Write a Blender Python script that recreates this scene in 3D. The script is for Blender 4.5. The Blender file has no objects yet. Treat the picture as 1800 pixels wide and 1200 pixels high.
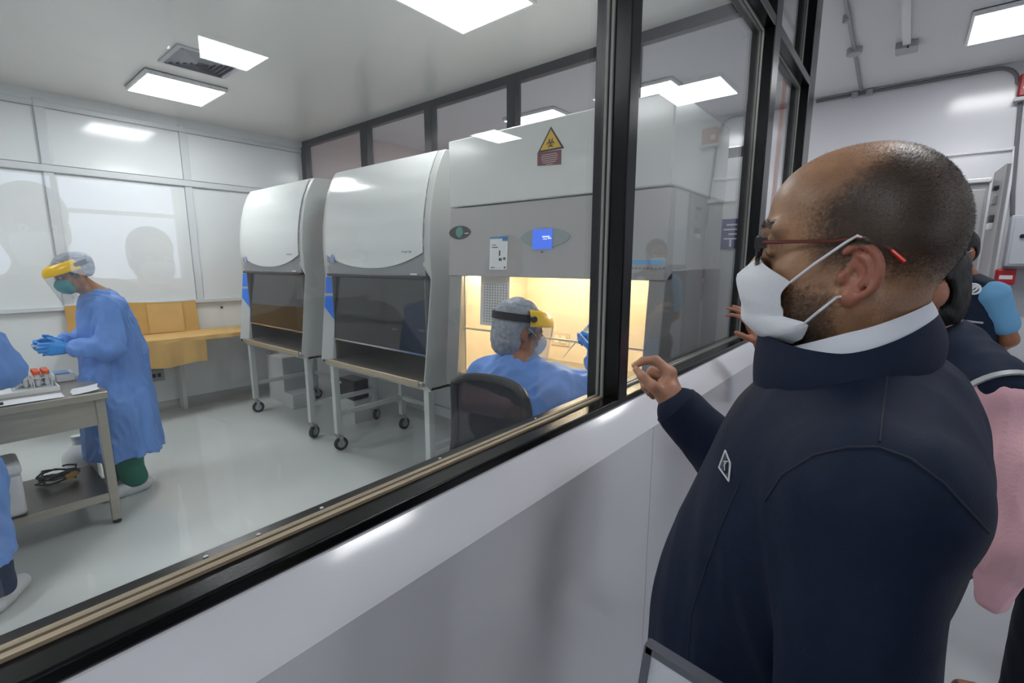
import bpy, math, random
import numpy as np
from mathutils import Vector, Matrix
random.seed(7)
RNG = np.random.default_rng(11)
SC = bpy.context.scene
COL = SC.collection
PI = math.pi
# ------------------------------------------------------------------ camera, world, exposure
CAMH = 1.58
TILT = math.atan(140 / 833.0)
HEAD = math.atan2(699, 844.7)
cd = bpy.data.cameras.new('camera')
cam = bpy.data.objects.new('camera', cd)
COL.objects.link(cam)
cd.sensor_width = 36.0
cd.lens = 36.0 * 833.0 / 1800.0
cd.clip_start = 0.02
cam.location = (0, 0, CAMH)
cam.rotation_euler = (PI / 2 - TILT, 0, HEAD - PI / 2)
SC.camera = cam
SC.view_settings.view_transform = 'Standard'
SC.view_settings.look = 'None'
SC.view_settings.exposure = 0.0
SC.view_settings.gamma = 1.0
SC.view_settings.use_curve_mapping = False
W = bpy.data.worlds.new('world')
SC.world = W
W.use_nodes = True
bg = W.node_tree.nodes['Background']
bg.inputs[0].default_value = (0.72, 0.82, 1.0, 1)
bg.inputs[1].default_value = 4.0
LAMP = 25.0          # radiance of the ceiling panels
# ------------------------------------------------------------------ materials
def lin(c):
    if isinstance(c, str):
        c = [int(c[i:i + 2], 16) / 255 for i in (0, 2, 4)]
    return tuple((x / 12.92 if x <= .04045 else ((x + .055) / 1.055) ** 2.4) for x in c) + (1,)
MATS = {}
def mat(name, col, rough=.5, metal=0, spec=.5, noise=None, bump=None, emit=None, alpha=None, coat=0, sheen=0, stretch=None, attr=None):
    """principled material; noise=(scale,amount) varies the colour, bump=(scale,strength)"""
    if name in MATS:
        return MATS[name]
    m = bpy.data.materials.new(name)
    m.use_nodes = True
    nt = m.node_tree
    b = nt.nodes['Principled BSDF']
    c = lin(col)
    b.inputs['Base Color'].default_value = c
    b.inputs['Roughness'].default_value = rough
    b.inputs['Metallic'].default_value = metal
    b.inputs['Specular IOR Level'].default_value = spec
    b.inputs['Coat Weight'].default_value = coat
    b.inputs['Coat Roughness'].default_value = .1
    b.inputs['Sheen Weight'].default_value = sheen
    m.diffuse_color = c
    co = None
    def coord():
        tc = nt.nodes.new('ShaderNodeTexCoord')
        mp = nt.nodes.new('ShaderNodeMapping')
        if stretch:
            mp.inputs['Scale'].default_value = stretch
        nt.links.new(tc.outputs['Object'], mp.inputs[0])
        return mp.outputs[0]
    if noise or bump:
        co = coord()
    if noise:
        n = nt.nodes.new('ShaderNodeTexNoise')
        n.inputs['Scale'].default_value = noise[0]
        n.inputs['Detail'].default_value = 6
        nt.links.new(co, n.inputs['Vector'])
        r = nt.nodes.new('ShaderNodeValToRGB')
        r.color_ramp.elements[0].position = .3
        r.color_ramp.elements[1].position = .7
        a = noise[1]
        c2 = noise[2] if len(noise) > 2 else None
        r.color_ramp.elements[0].color = lin(c2) if c2 else tuple(max(0, x * (1 - a)) for x in c[:3]) + (1,)
        r.color_ramp.elements[1].color = c if c2 else tuple(min(1, x * (1 + a)) for x in c[:3]) + (1,)
        nt.links.new(n.outputs[0], r.inputs[0])
        nt.links.new(r.outputs[0], b.inputs['Base Color'])
    if bump:
        n = nt.nodes.new('ShaderNodeTexNoise')
        n.inputs['Scale'].default_value = bump[0]
        n.inputs['Detail'].default_value = 5
        nt.links.new(co, n.inputs['Vector'])
        bp = nt.nodes.new('ShaderNodeBump')
        bp.inputs['Strength'].default_value = bump[1]
        bp.inputs['Distance'].default_value = .01
        nt.links.new(n.outputs[0], bp.inputs['Height'])
        nt.links.new(bp.outputs[0], b.inputs['Normal'])
    if emit:
        b.inputs['Emission Color'].default_value = lin(emit[0])
        b.inputs['Emission Strength'].default_value = emit[1]
    if alpha is not None:
        b.inputs['Alpha'].default_value = alpha
    MATS[name] = m
    return m
def glass(name, tint=(1, 1, 1), refl=1.0, rough=0.0, r0=.04, haze=0.0):
    """thin architectural glass: clear transmission with a Schlick mirror, from both sides; haze = share of pale diffuse mixed in"""
    m = bpy.data.materials.new(name)
    m.use_nodes = True
    nt = m.node_tree
    nt.nodes.clear()
    o = nt.nodes.new('ShaderNodeOutputMaterial')
    lw = nt.nodes.new('ShaderNodeLayerWeight')
    lw.inputs[0].default_value = .5
    pw = nt.nodes.new('ShaderNodeMath'); pw.operation = 'POWER'; pw.inputs[1].default_value = 5
    ma = nt.nodes.new('ShaderNodeMath'); ma.operation = 'MULTIPLY_ADD'
    ma.inputs[1].default_value = (1 - r0) * refl; ma.inputs[2].default_value = r0 * refl
    t = nt.nodes.new('ShaderNodeBsdfTransparent'); t.inputs[0].default_value = tint + (1,)
    g = nt.nodes.new('ShaderNodeBsdfGlossy'); g.inputs['Roughness'].default_value = rough
    mx = nt.nodes.new('ShaderNodeMixShader')
    nt.links.new(lw.outputs['Facing'], pw.inputs[0])
    nt.links.new(pw.outputs[0], ma.inputs[0])
    nt.links.new(ma.outputs[0], mx.inputs[0])
    last = t
    if haze:
        d = nt.nodes.new('ShaderNodeBsdfDiffuse'); d.inputs[0].default_value = (.8, .82, .84, 1)
        h = nt.nodes.new('ShaderNodeMixShader'); h.inputs[0].default_value = haze
        nt.links.new(t.outputs[0], h.inputs[1]); nt.links.new(d.outputs[0], h.inputs[2])
        last = h
    nt.links.new(last.outputs[0], mx.inputs[1])
    nt.links.new(g.outputs[0], mx.inputs[2])
    nt.links.new(mx.outputs[0], o.inputs[0])
    MATS[name] = m
    return m
# ------------------------------------------------------------------ mesh builder
WL = {}
def V(*a): return np.array(a if len(a) > 1 else a[0], float)
def nrm(v):
    v = np.asarray(v, float); return v / max(1e-9, np.linalg.norm(v))
def frame(d):
    d = nrm(d); a = V(0, 0, 1) if abs(d[2]) < .9 else V(1, 0, 0)
    u = nrm(np.cross(a, d)); return u, np.cross(d, u)
class MB:
    def __init__(s): s.v = []; s.f = []; s.mi = []; s.cur = 0
    def add(s, vs, fs):
        o = len(s.v); s.v += [tuple(map(float, p)) for p in vs]
        s.f += [tuple(i + o for i in f) for f in fs]; s.mi += [s.cur] * len(fs); return s
    def m(s, i): s.cur = i; return s
    def box(s, x0, x1, y0, y1, z0, z1):
        vs = [(x, y, z) for z in (z0, z1) for y in (y0, y1) for x in (x0, x1)]
        return s.add(vs, [(0, 2, 3, 1), (4, 5, 7, 6), (0, 1, 5, 4), (2, 6, 7, 3), (0, 4, 6, 2), (1, 3, 7, 5)])
    def obox(s, c, ax, ay, az):
        c, ax, ay, az = V(c), V(ax), V(ay), V(az)
        vs = [c + i * ax + j * ay + k * az for k in (-1, 1) for j in (-1, 1) for i in (-1, 1)]
        return s.add(vs, [(0, 2, 3, 1), (4, 5, 7, 6), (0, 1, 5, 4), (2, 6, 7, 3), (0, 4, 6, 2), (1, 3, 7, 5)])
    def prism(s, poly, ax, a, b):
        n = len(poly)
        def pt(p, w):
            return {'X': (w, p[0], p[1]), 'Y': (p[0], w, p[1]), 'Z': (p[0], p[1], w)}[ax]
        vs = [pt(p, a) for p in poly] + [pt(p, b) for p in poly]
        fs = [tuple(range(n))[::-1], tuple(range(n, 2 * n))] + [(i, (i + 1) % n, n + (i + 1) % n, n + i) for i in range(n)]
        return s.add(vs, fs)
    def ring(s, pts, rs, n=10, caps=True, sq=1.0, side=None):
        """tube through pts with radii rs"""
        pts = [V(p) for p in pts]
        if np.isscalar(rs): rs = [rs] * len(pts)
        vs = []; u = None
        for i, p in enumerate(pts):
            d = nrm(pts[min(i + 1, len(pts) - 1)] - pts[max(i - 1, 0)])
            if u is None: u, w = frame(d)
            else:
                u = nrm(u - d * np.dot(u, d)); w = np.cross(d, u)
            for k in range(n):
                a = 2 * PI * k / n
                vs.append(p + rs[i] * (math.cos(a) * u + sq * math.sin(a) * w))
        fs = [(i * n + k, i * n + (k + 1) % n, (i + 1) * n + (k + 1) % n, (i + 1) * n + k) for i in range(len(pts) - 1) for k in range(n)]
        if caps: fs += [tuple(range(n))[::-1], tuple(range((len(pts) - 1) * n, len(pts) * n))]
        return s.add(vs, fs)
    tube = ring
    def cyl(s, a, b, r, r2=None, n=16): return s.ring([a, b], [r, r if r2 is None else r2], n)
    def lathe(s, prof, c, d=(0, 0, 1), n=20):
        d = nrm(d); u, w = frame(d); c = V(c); vs = []
        for r, z in prof:
            for k in range(n):
                a = 2 * PI * k / n; vs.append(c + d * z + r * (math.cos(a) * u + math.sin(a) * w))
        m_ = len(prof)
        fs = [(i * n + k, i * n + (k + 1) % n, (i + 1) * n + (k + 1) % n, (i + 1) * n + k) for i in range(m_ - 1) for k in range(n)]
        fs += [tuple(range(n))[::-1], tuple(range((m_ - 1) * n, m_ * n))]
        return s.add(vs, fs)
    def ell(s, c, r, n=12, m_=18):
        c = V(c); r = V(r) if not np.isscalar(r) else V(r, r, r)
        prof = []
        vs = [c + V(0, 0, -r[2])]
        for i in range(1, n):
            a = -PI / 2 + PI * i / n
            for k in range(m_):
                b = 2 * PI * k / m_
                vs.append(c + V(r[0] * math.cos(a) * math.cos(b), r[1] * math.cos(a) * math.sin(b), r[2] * math.sin(a)))
        vs.append(c + V(0, 0, r[2]))
        fs = [(0, 1 + (k + 1) % m_, 1 + k) for k in range(m_)]
        for i in range(n - 2):
            for k in range(m_):
                fs.append((1 + i * m_ + k, 1 + i * m_ + (k + 1) % m_, 1 + (i + 1) * m_ + (k + 1) % m_, 1 + (i + 1) * m_ + k))
        l = len(vs) - 1
        fs += [(l, 1 + (n - 2) * m_ + k, 1 + (n - 2) * m_ + (k + 1) % m_) for k in range(m_)]
        return s.add(vs, fs)
    def grid(s, P, closeu=False, flip=False):
        P = np.asarray(P, float); n, m_ = P.shape[:2]
        fs = []
        for i in range(n - 1 + (1 if closeu else 0)):
            for j in range(m_ - 1):
                q = (i * m_ + j, ((i + 1) % n) * m_ + j, ((i + 1) % n) * m_ + j + 1, i * m_ + j + 1)
                fs.append(q[::-1] if flip else q)
        return s.add(P.reshape(-1, 3), fs)
    def shell(s, P, th, closeu=False):
        """a grid given thickness th along its normals: a closed sheet"""
        P = np.asarray(P, float)
        du = np.roll(P, -1, 0) - np.roll(P, 1, 0) if closeu else np.gradient(P, axis=0)
        dv = np.gradient(P, axis=1)
        N = np.cross(du, dv); N /= np.maximum(1e-9, np.linalg.norm(N, axis=2, keepdims=True))
        A = P + N * th / 2; B = P - N * th / 2
        n, m_ = P.shape[:2]
        s.grid(A, closeu); s.grid(B, closeu, True)
        def strip(a, b, close):
            k = len(a); vs = list(a) + list(b)
            s.add(vs, [(i, k + i, k + (i + 1) % k, (i + 1) % k) for i in range(k if close else k - 1)])
        strip(A[:, 0], B[:, 0], closeu); strip(B[:, -1], A[:, -1], closeu)
        if not closeu:
            strip(B[0], A[0], False); strip(A[-1], B[-1], False)
        return s
    def build(s, name, material, parent=None, bevel=0, smooth=35, local=False, seg=2, sub=0):
        me = bpy.data.meshes.new(name)
        me.from_pydata(s.v, [], s.f)
        ms = material if isinstance(material, (list, tuple)) else [material]
        for m_ in ms: me.materials.append(m_)
        me.polygons.foreach_set('material_index', s.mi)
        if smooth:
            me.polygons.foreach_set('use_smooth', [True] * len(s.f))
            me.set_sharp_from_angle(angle=math.radians(smooth))
        me.update()
        o = bpy.data.objects.new(name, me)
        COL.objects.link(o)
        attach(o, parent, local)
        if bevel:
            b = o.modifiers.new('b', 'BEVEL'); b.width = bevel; b.segments = seg; b.limit_method = 'ANGLE'; b.angle_limit = math.radians(40)
        if sub:
            b = o.modifiers.new('s', 'SUBSURF'); b.levels = sub; b.render_levels = sub
        return o
def attach(o, parent, local=False):
    WL[o.name] = V(0, 0, 0)
    if parent is not None:
        o.parent = parent
        if not local: o.location = tuple(-WL[parent.name])
        else: WL[o.name] = WL[parent.name].copy()
def tag(o, label, cat, group=None, kind=None):
    if label: o['label'] = label
    if cat: o['category'] = cat
    if group: o['group'] = group
    if kind: o['kind'] = kind
    return o
def thing(name, label, cat, loc=(0, 0, 0), group=None):
    o = bpy.data.objects.new(name, None); COL.objects.link(o)
    o.empty_display_size = .1; o.location = loc; WL[o.name] = V(loc)
    return tag(o, label, cat, group)
def struct(o): o['kind'] = 'structure'; return o
def dup(root, loc, label=None, rot=None):
    r = root.copy(); COL.objects.link(r); r.location = loc
    if rot: r.rotation_euler = rot
    if label: r['label'] = label
    WL[r.name] = V(loc)
    for ch in list(root.children):
        c = ch.copy(); COL.objects.link(c); c.parent = r
        for g in list(ch.children):
            d = g.copy(); COL.objects.link(d); d.parent = c
    return r
def text(body, name, material, c, right, up, h, parent=None, depth=.0006, align='CENTER', bold=False):
    cu = bpy.data.curves.new(name, 'FONT'); cu.body = body; cu.size = h; cu.align_x = align; cu.align_y = 'CENTER'
    cu.extrude = depth; cu.materials.append(material)
    if bold: cu.offset = h * .015
    o = bpy.data.objects.new(name, cu); COL.objects.link(o)
    r = nrm(right); u = nrm(up); n = np.cross(r, u)
    R = Matrix([[r[0], u[0], n[0]], [r[1], u[1], n[1]], [r[2], u[2], n[2]]]).to_4x4()
    # become a plain mesh
    dg = bpy.context.evaluated_depsgraph_get()
    me = bpy.data.meshes.new_from_object(o.evaluated_get(dg))
    bpy.data.objects.remove(o)
    me.transform(Matrix.Translation(Vector(c)) @ R)
    o = bpy.data.objects.new(name, me); COL.objects.link(o)
    attach(o, parent)
    return o
# ------------------------------------------------------------------ implicit surfaces for bodies and clothes
class SDF:
    def __init__(s): s.p = []; s.clip = []; s.disp = None
    def cap(s, a, b, ra, rb=None, k=.03, sq=None, neg=False):
        """tapered capsule; sq=(axis,factor) flattens it by factor along axis"""
        s.p.append(('c', V(a), V(b), ra, ra if rb is None else rb, k, sq, neg)); return s
    def ell(s, c, r, R=None, k=.03, neg=False):
        s.p.append(('e', V(c), V(r), R, None, k, None, neg)); return s
    def chain(s, pts, rs, k=.01, sq=None):
        for i in range(len(pts) - 1): s.cap(pts[i], pts[i + 1], rs[i], rs[i + 1], k, sq)
        return s
    @staticmethod
    def ev(p, P):
        if p[0] == 'c':
            _, a, b, ra, rb, k, sq, neg = p
            pa = P - a; ba = b - a; f = 1.0
            if sq is not None:
                ax = nrm(sq[0]); f = sq[1]
                pa = pa + np.outer(pa @ ax, ax) * (f - 1); ba = ba + ax * (ba @ ax) * (f - 1)
            t = np.clip(pa @ ba / max(1e-12, ba @ ba), 0, 1)
            d = np.sqrt(((pa - t[:, None] * ba) ** 2).sum(1)) - (ra + (rb - ra) * t)
            return d / max(f, 1.0)
        _, c, r, R, _, k, _, neg = p
        q = P - c
        if R is not None: q = q @ R
        k0 = np.sqrt(((q / r) ** 2).sum(1)); k1 = np.sqrt(((q / (r * r)) ** 2).sum(1))
        return k0 * (k0 - 1) / np.maximum(k1, 1e-6)
    def val(s, P, act=None):
        d = np.full(len(P), 1.0)
        for i, p in enumerate(s.p):
            if act is not None and not act[i]: continue
            e = s.ev(p, P); k = p[5]
            if p[7]:
                e = -e; h = np.maximum(k - np.abs(d - e), 0) / k; d = np.maximum(d, e) + h * h * k / 4
            else:
                h = np.maximum(k - np.abs(d - e), 0) / k; d = np.minimum(d, e) - h * h * k / 4
        for c, n in s.clip:
            d = np.maximum(d, (P - c) @ n)
        if s.disp is not None: d = d - s.disp(P)
        return d
    def mesh(s, h, smooth_it=2, lo=None, hi=None):
        B = 16
        los, his = [], []
        for p in s.p:
            if p[7]: continue
            if p[0] == 'c':
                r = max(p[3], p[4]); los += [np.minimum(p[1], p[2]) - r]; his += [np.maximum(p[1], p[2]) + r]
            else:
                r = p[2].max(); los += [p[1] - r]; his += [p[1] + r]
        lo_ = np.min(los, 0) - .02; hi_ = np.max(his, 0) + .02
        if lo is not None: lo_ = np.maximum(lo_, V(lo))
        if hi is not None: hi_ = np.minimum(hi_, V(hi))
        nb = np.ceil((hi_ - lo_) / h / B).astype(int)
        N = nb * B + 1
        F = np.full(tuple(N), 1.0, np.float32)
        rad = B * h * math.sqrt(3) / 2
        ax = np.arange(B + 1) * h
        gx, gy, gz = np.meshgrid(ax, ax, ax, indexing='ij')
        G = np.stack([gx, gy, gz], -1).reshape(-1, 3)
        C = np.stack(np.meshgrid(*[np.arange(n) for n in nb], indexing='ij'), -1).reshape(-1, 3)
        cen = lo_ + (C + .5) * B * h
        E = np.stack([s.ev(p, cen) for p in s.p])
        pos = np.array([not p[7] for p in s.p])
        dm = E[pos].min(0)
        ks = np.array([p[5] for p in s.p])
        maxk = ks.max()
        for i in range(len(C)):
            b = C[i] * B
            if dm[i] > rad * 1.05 + maxk: continue
            sl = tuple(slice(b[j], b[j] + B + 1) for j in range(3))
            if dm[i] < -rad * 1.6 - .03 and E[:, i][~pos].min(initial=9) > rad * 1.2 + .02 and all(((cen[i] - c) @ n) < -rad * 1.2 for c, n in s.clip):
                F[sl] = np.minimum(F[sl], -1.0); continue
            act = np.where(pos, E[:, i] < dm[i] + 2 * rad + ks + .01, E[:, i] < rad * 1.1 + ks)
            F[sl] = s.val(lo_ + b * h + G, act).reshape(B + 1, B + 1, B + 1)
        return nets(F, lo_, h, smooth_it)
def nets(F, lo, h, it):
    S = F < 0
    cnt = np.zeros(tuple(n - 1 for n in F.shape), np.uint8)
    offs = [(i, j, k) for i in (0, 1) for j in (0, 1) for k in (0, 1)]
    nx, ny, nz = F.shape
    for i, j, k in offs: cnt += S[i:nx - 1 + i, j:ny - 1 + j, k:nz - 1 + k]
    A = np.argwhere((cnt > 0) & (cnt < 8))
    idx = np.full(cnt.shape, -1, np.int32); idx[tuple(A.T)] = np.arange(len(A))
    cv = np.stack([F[A[:, 0] + i, A[:, 1] + j, A[:, 2] + k] for i, j, k in offs], 1)
    O = np.array(offs, float)
    acc = np.zeros((len(A), 3)); n = np.zeros(len(A))
    for a in range(8):
        for b in range(a + 1, 8):
            if np.abs(O[a] - O[b]).sum() != 1: continue
            c = (cv[:, a] < 0) != (cv[:, b] < 0)
            t = cv[:, a] / np.where(c, cv[:, a] - cv[:, b], 1)
            acc += np.where(c[:, None], O[a] + t[:, None] * (O[b] - O[a]), 0); n += c
    P = lo + h * (A + acc / n[:, None])
    Q = []
    for d in range(3):
        u, w = (d + 1) % 3, (d + 2) % 3
        sl0 = [slice(None)] * 3; sl1 = [slice(None)] * 3
        sl0[d] = slice(0, -1); sl1[d] = slice(1, None)
        s0, s1 = S[tuple(sl0)], S[tuple(sl1)]
        E = np.argwhere(s0 != s1)
        ok = (E[:, u] > 0) & (E[:, w] > 0) & (E[:, u] < F.shape[u] - 1) & (E[:, w] < F.shape[w] - 1)
        E = E[ok]; fl = s0[tuple(E.T)]
        def g(du, dw):
            e = E.copy(); e[:, u] -= du; e[:, w] -= dw; return idx[tuple(e.T)]
        q = np.stack([g(1, 1), g(0, 1), g(0, 0), g(1, 0)], 1)
        q[~fl] = q[~fl][:, ::-1]
        Q.append(q)
    Q = np.concatenate(Q); Q = Q[(Q >= 0).all(1)]
    for _ in range(it):
        acc = np.zeros_like(P); n = np.zeros(len(P))
        for a in range(4):
            i, j = Q[:, a], Q[:, (a + 1) % 4]
            for c in range(3): acc[:, c] += np.bincount(i, P[j, c], len(P)) + np.bincount(j, P[i, c], len(P))
            n += np.bincount(i, minlength=len(P)) + np.bincount(j, minlength=len(P))
        P = .4 * P + .6 * acc / np.maximum(n, 1)[:, None]
    return P, Q
def meshobj(name, P, Q, material, parent=None, colors=None, local=False, mi=None):
    me = bpy.data.meshes.new(name)
    me.vertices.add(len(P)); me.vertices.foreach_set('co', P.astype(np.float32).ravel())
    me.loops.add(Q.size); me.loops.foreach_set('vertex_index', Q.astype(np.int32).ravel())
    me.polygons.add(len(Q))
    me.polygons.foreach_set('loop_start', np.arange(0, Q.size, 4, dtype=np.int32))
    me.update(calc_edges=True); me.validate()
    me.polygons.foreach_set('use_smooth', [True] * len(me.polygons))
    ms = material if isinstance(material, (list, tuple)) else [material]
    for m_ in ms: me.materials.append(m_)
    if mi is not None: me.polygons.foreach_set('material_index', mi.astype(np.int32))
    if colors is not None:
        at = me.color_attributes.new('hue', 'FLOAT_COLOR', 'POINT')
        at.data.foreach_set('color', np.concatenate([colors, np.ones((len(P), 1))], 1).astype(np.float32).ravel())
    o = bpy.data.objects.new(name, me); COL.objects.link(o)
    attach(o, parent, local)
    return o
def folds(amp, freq, seed=0, z=1.0):
    """soft cloth folds as a displacement of an implicit surface"""
    r = np.random.default_rng(seed)
    D = r.normal(size=(5, 3)); D[:, 2] *= z; D /= np.linalg.norm(D, axis=1)[:, None]
    ph = r.uniform(0, 6, 5)
    def f(P):
        w = np.zeros(len(P)); q = P
        for i in range(5):
            w = w + np.sin(P @ D[i] * freq * (1 + .35 * i) + ph[i] + 1.3 * np.sin(P @ D[(i + 2) % 5] * freq * .6 + ph[i]))
        return amp * (1 - np.abs(w) / 2.2)
    return f
def rot(axis, deg):
    a = nrm(axis); t = math.radians(deg); K = np.array([[0, -a[2], a[1]], [a[2], 0, -a[0]], [-a[1], a[0], 0]])
    return np.eye(3) + math.sin(t) * K + (1 - math.cos(t)) * K @ K
# ------------------------------------------------------------------ materials of the place
WALL = mat('white gloss wall paint', 'dcdedf', .22, spec=.5, bump=(3, .02))
WALLF = mat('white laminate wall panel', 'e2e5e5', .12, spec=.5, bump=(1.5, .015))
WALLC = mat('corridor white wall paint', 'd6d6da', .16, spec=.5, bump=(4, .03))
CEIL = mat('lab ceiling panel', 'e6e5e1', .24, spec=.5, bump=(1.2, .02))
CEILC = mat('corridor ceiling paint', 'd2d2d4', .55, bump=(20, .05))
FLOOR = mat('grey epoxy floor', 'c3c7c4', .22, noise=(1.5, .05))
FLOORC = mat('corridor grey floor', 'c8cacd', .3, noise=(2, .06))
BLACK = mat('black painted aluminium', '0c0d0e', .2, spec=.28, noise=(60, .3), bump=(90, .06), stretch=(1, 6, 6))
GASK = mat('grey glazing gasket', '93938d', .5)
GASKT = mat('worn tan glazing putty', '9a8a74', .7, noise=(25, .3), stretch=(.3, 6, 6))
PANE = glass('window glass', (.955, .965, .965), haze=.02)
LAMPM = mat('lamp diffuser', 'ffffff', .5, emit=('fbfdff', LAMP))
LAMPF = mat('lamp frame white', 'e8e8e8', .4)
STEEL = mat('brushed stainless steel', 'b3aea6', .33, metal=.85, noise=(30, .06), stretch=(1, 1, 25))
PINKW = mat('pale pink wall', 'dcc8c4', .5)
GREYT = mat('grey line', 'a3a6a8', .4)
YF, YG, YI = .62, .68, .725
ZS0, ZS1, ZT0, ZT1 = 1.157, 1.178, 2.705, 2.755
ZL, ZC = 3.07, 3.30
XH, XE, YB, YW, XL = 3.17, 6.27, -4.2, 6.07, -2.2
# floors, ceilings, walls -----------------------------------------
struct(MB().box(XL, XH + .06, .60, YW, -.08, 0).build('floor', FLOOR))
struct(MB().box(XL, XE, YB, .60, -.08, 0).box(XH + .06, XE, .60, YW, -.08, 0).build('floor_corridor', FLOORC))
struct(MB().box(XL, XH, YI, YW, ZL, ZL + .08).build('ceiling', CEIL))
struct(MB().box(XL, XE, YB, YI, ZC, ZC + .08).box(XH, XE, YI, YW, ZC, ZC + .08).box(XL, XH, YI, YI + .05, ZL + .08, ZC).build('ceiling_corridor', CEILC))
struct(MB().box(XL, XH + .06, YW, YW + .1, 0, ZC).build('wall_far', WALLF))
struct(MB().box(XL - .1, XL, YB, YW, 0, ZC).build('wall_left', WALL))
struct(MB().box(XH, XH + .06, .74, YW, 0, 2.2).build('wall_hoods', WALL))
DY0, DY1, DZ = -.60, -.16, 2.56            # framed white panel on the end wall
struct(MB().box(XE, XE + .1, YB, 3.6, 0, ZC).build('wall_end', WALLC))
struct(MB().box(XE, XE + .1, 3.6, YW, 0, ZC).box(XH + .06, XE, YW, YW + .1, 0, ZC).build('wall_next_room', PINKW))
wx0, wx1, wz0, wz1 = -.9, 1.62, 1.38, 2.33   # corridor window behind the viewer
struct(MB().box(XL, XE, YB - .1, YB, 0, wz0).box(XL, XE, YB - .1, YB, wz1, ZC).box(XL, wx0, YB - .1, YB, wz0, wz1).box(wx1, XE, YB - .1, YB, wz0, wz1).build('wall_back', WALLC))
b = MB().box(wx0, wx1, YB - .07, YB - .02, wz1 - .04, wz1).box(wx0, wx1, YB - .07, YB - .02, wz0, wz0 + .04).box(wx0, wx1, YB - .07, YB - .02, 2.0, 2.035)
for x in (wx0, -.1, .72, wx1 - .04): b.box(x, x + .04, YB - .07, YB - .02, wz0, wz1)
w = struct(b.build('window_back', mat('white window frame', 'd8dadc', .4)))
struct(MB().box(wx0, wx1, YB - .05, YB - .045, wz0, wz1).build('pane', PANE, w))
# far wall trim -----------------------------------------
b = MB()
b.box(XL, XH, YW - .02, YW, 2.38, 2.44).box(XL, XH, YW - .015, YW, 2.93, 2.98).box(XL, XH, YW - .035, YW, 1.13, 1.17)
for x in (-1.3, -.25, .74, 1.83): b.box(x, x + .07, YW - .016, YW, 1.17, 3.0)
struct(b.build('trim_far_wall', mat('white panel batten', 'd3d6d8', .25), bevel=.004))
b = MB()
for x in (-.25, .74, 1.83): b.box(x - .004, x, YW - .018, YW - .001, 1.17, 2.95)
for z in (2.376, 2.442, 2.926): b.box(XL, XH, YW - .022, YW - .001, z, z + .004)
struct(b.build('trim_far_seam', GREYT))
b = MB()
for i in range(9):
    a0, a1 = PI / 2 * i / 9, PI / 2 * (i + 1) / 9
    r = .09
    p = [(YW - r + r * math.sin(a), r - r * math.cos(a)) for a in (a0, a1)]
    b.add([(XL, p[0][0], p[0][1] + .001), (XH, p[0][0], p[0][1] + .001), (XH, p[1][0], p[1][1] + .001), (XL, p[1][0], p[1][1] + .001)], [(0, 1, 2, 3)])
struct(b.build('baseboard_far', mat('grey coved skirting', 'a9aeab', .3)))
# hood wall glazing: black frame with clear panes above the solid part ----------
b = MB().box(XH, XH + .06, YI, YW, 3.0, ZC).box(XH, XH + .06, YI, YW, 2.2, 2.26)
MUL = [(YI, .80), (1.53, 1.62), (2.575, 2.665), (3.59, 3.69), (4.635, 4.76), (5.96, YW)]
for y0, y1 in MUL: b.box(XH - .02, XH + .06, y0, y1, 2.2, 3.0)
struct(b.build('trim_hood_wall_frame', BLACK, bevel=.003))
for i in range(5):
    y0, y1 = MUL[i][1], MUL[i + 1][0]
    w = struct(MB().box(XH + .03, XH + .036, y0, y1, 2.26, 3.0).build('window_%d' % (i + 10), PANE))
# partition: dwarf wall, sill, posts, transom, panes ----------------------------
XP = 3.97
WALLP = mat('glossy white dwarf wall paint', 'd9d9de', .13, spec=.5, bump=(7, .05), coat=.3)
struct(MB().prism([(.545, 0), (.545, 1.088), (.553, 1.098), (YF - .004, ZS0), (YI, ZS0), (YI, 0)], 'X', XL, XP).build('wall_partition', WALLP, smooth=20))
b = MB()
for x in (1.33, 2.86): b.box(x, x + .002, .5445, .546, 0, 1.085)
struct(b.build('trim_wall_line', GREYT))  # thin grey upright lines on the dwarf wall
struct(MB().box(XL, XP, YF, YI, ZS0, ZS1).build('trim_sill', BLACK, bevel=.004))
struct(MB().box(XL, XP, YF, YI, ZT0, ZT1).build('trim_transom', BLACK, bevel=.004))
POST = [(1.238, 1.297), (2.752, 2.875), (3.76, XP)]
for i, (x0, x1) in enumerate(POST):
    struct(MB().box(x0, x1, YF - .001, YI + .001, ZS1 - .002, ZC).build('trim_post_%d' % (i + 1), BLACK, bevel=.004))
xs = [XL] + [c for p in POST for c in p]
for i in range(3):
    x0, x1 = xs[2 * i], xs[2 * i + 1]
    for j, (z0, z1) in enumerate(((ZS1, ZT0), (ZT1, ZC))):
        w = struct(MB().box(x0, x1, YG - .003, YG + .003, z0, z1).build('window_%d' % (1 + i + 3 * j), PANE))
        g = MB(); t = .007
        for yy in (YG - .012, YG + .003):
            g.box(x1 - t, x1, yy, yy + .008, z0, z1).box(x0, x0 + t, yy, yy + .008, z0, z1)
            if not (i == 0 and j == 0):
                g.box(x0, x1, yy, yy + .008, z0, z0 + t)
            g.box(x0, x1, yy, yy + .008, z1 - t, z1)
        struct(g.build('gasket', GASK, w))
        if i == 0 and j == 0:
            g = MB()
            for yy in (YG - .013, YG + .003): g.box(x0, x1, yy, yy + .010, z0, z0 + .005)
            struct(g.build('putty_strip', GASKT, w))
b = MB()
for x in (.19, .26, .36, .62, .95): b.ell((x, .707, ZS1 + .0005), (.0035, .0028, .0015), 5, 8)
struct(b.build('trim_sill_screws', mat('white screw cap', 'd8d8d8', .4)))
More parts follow.
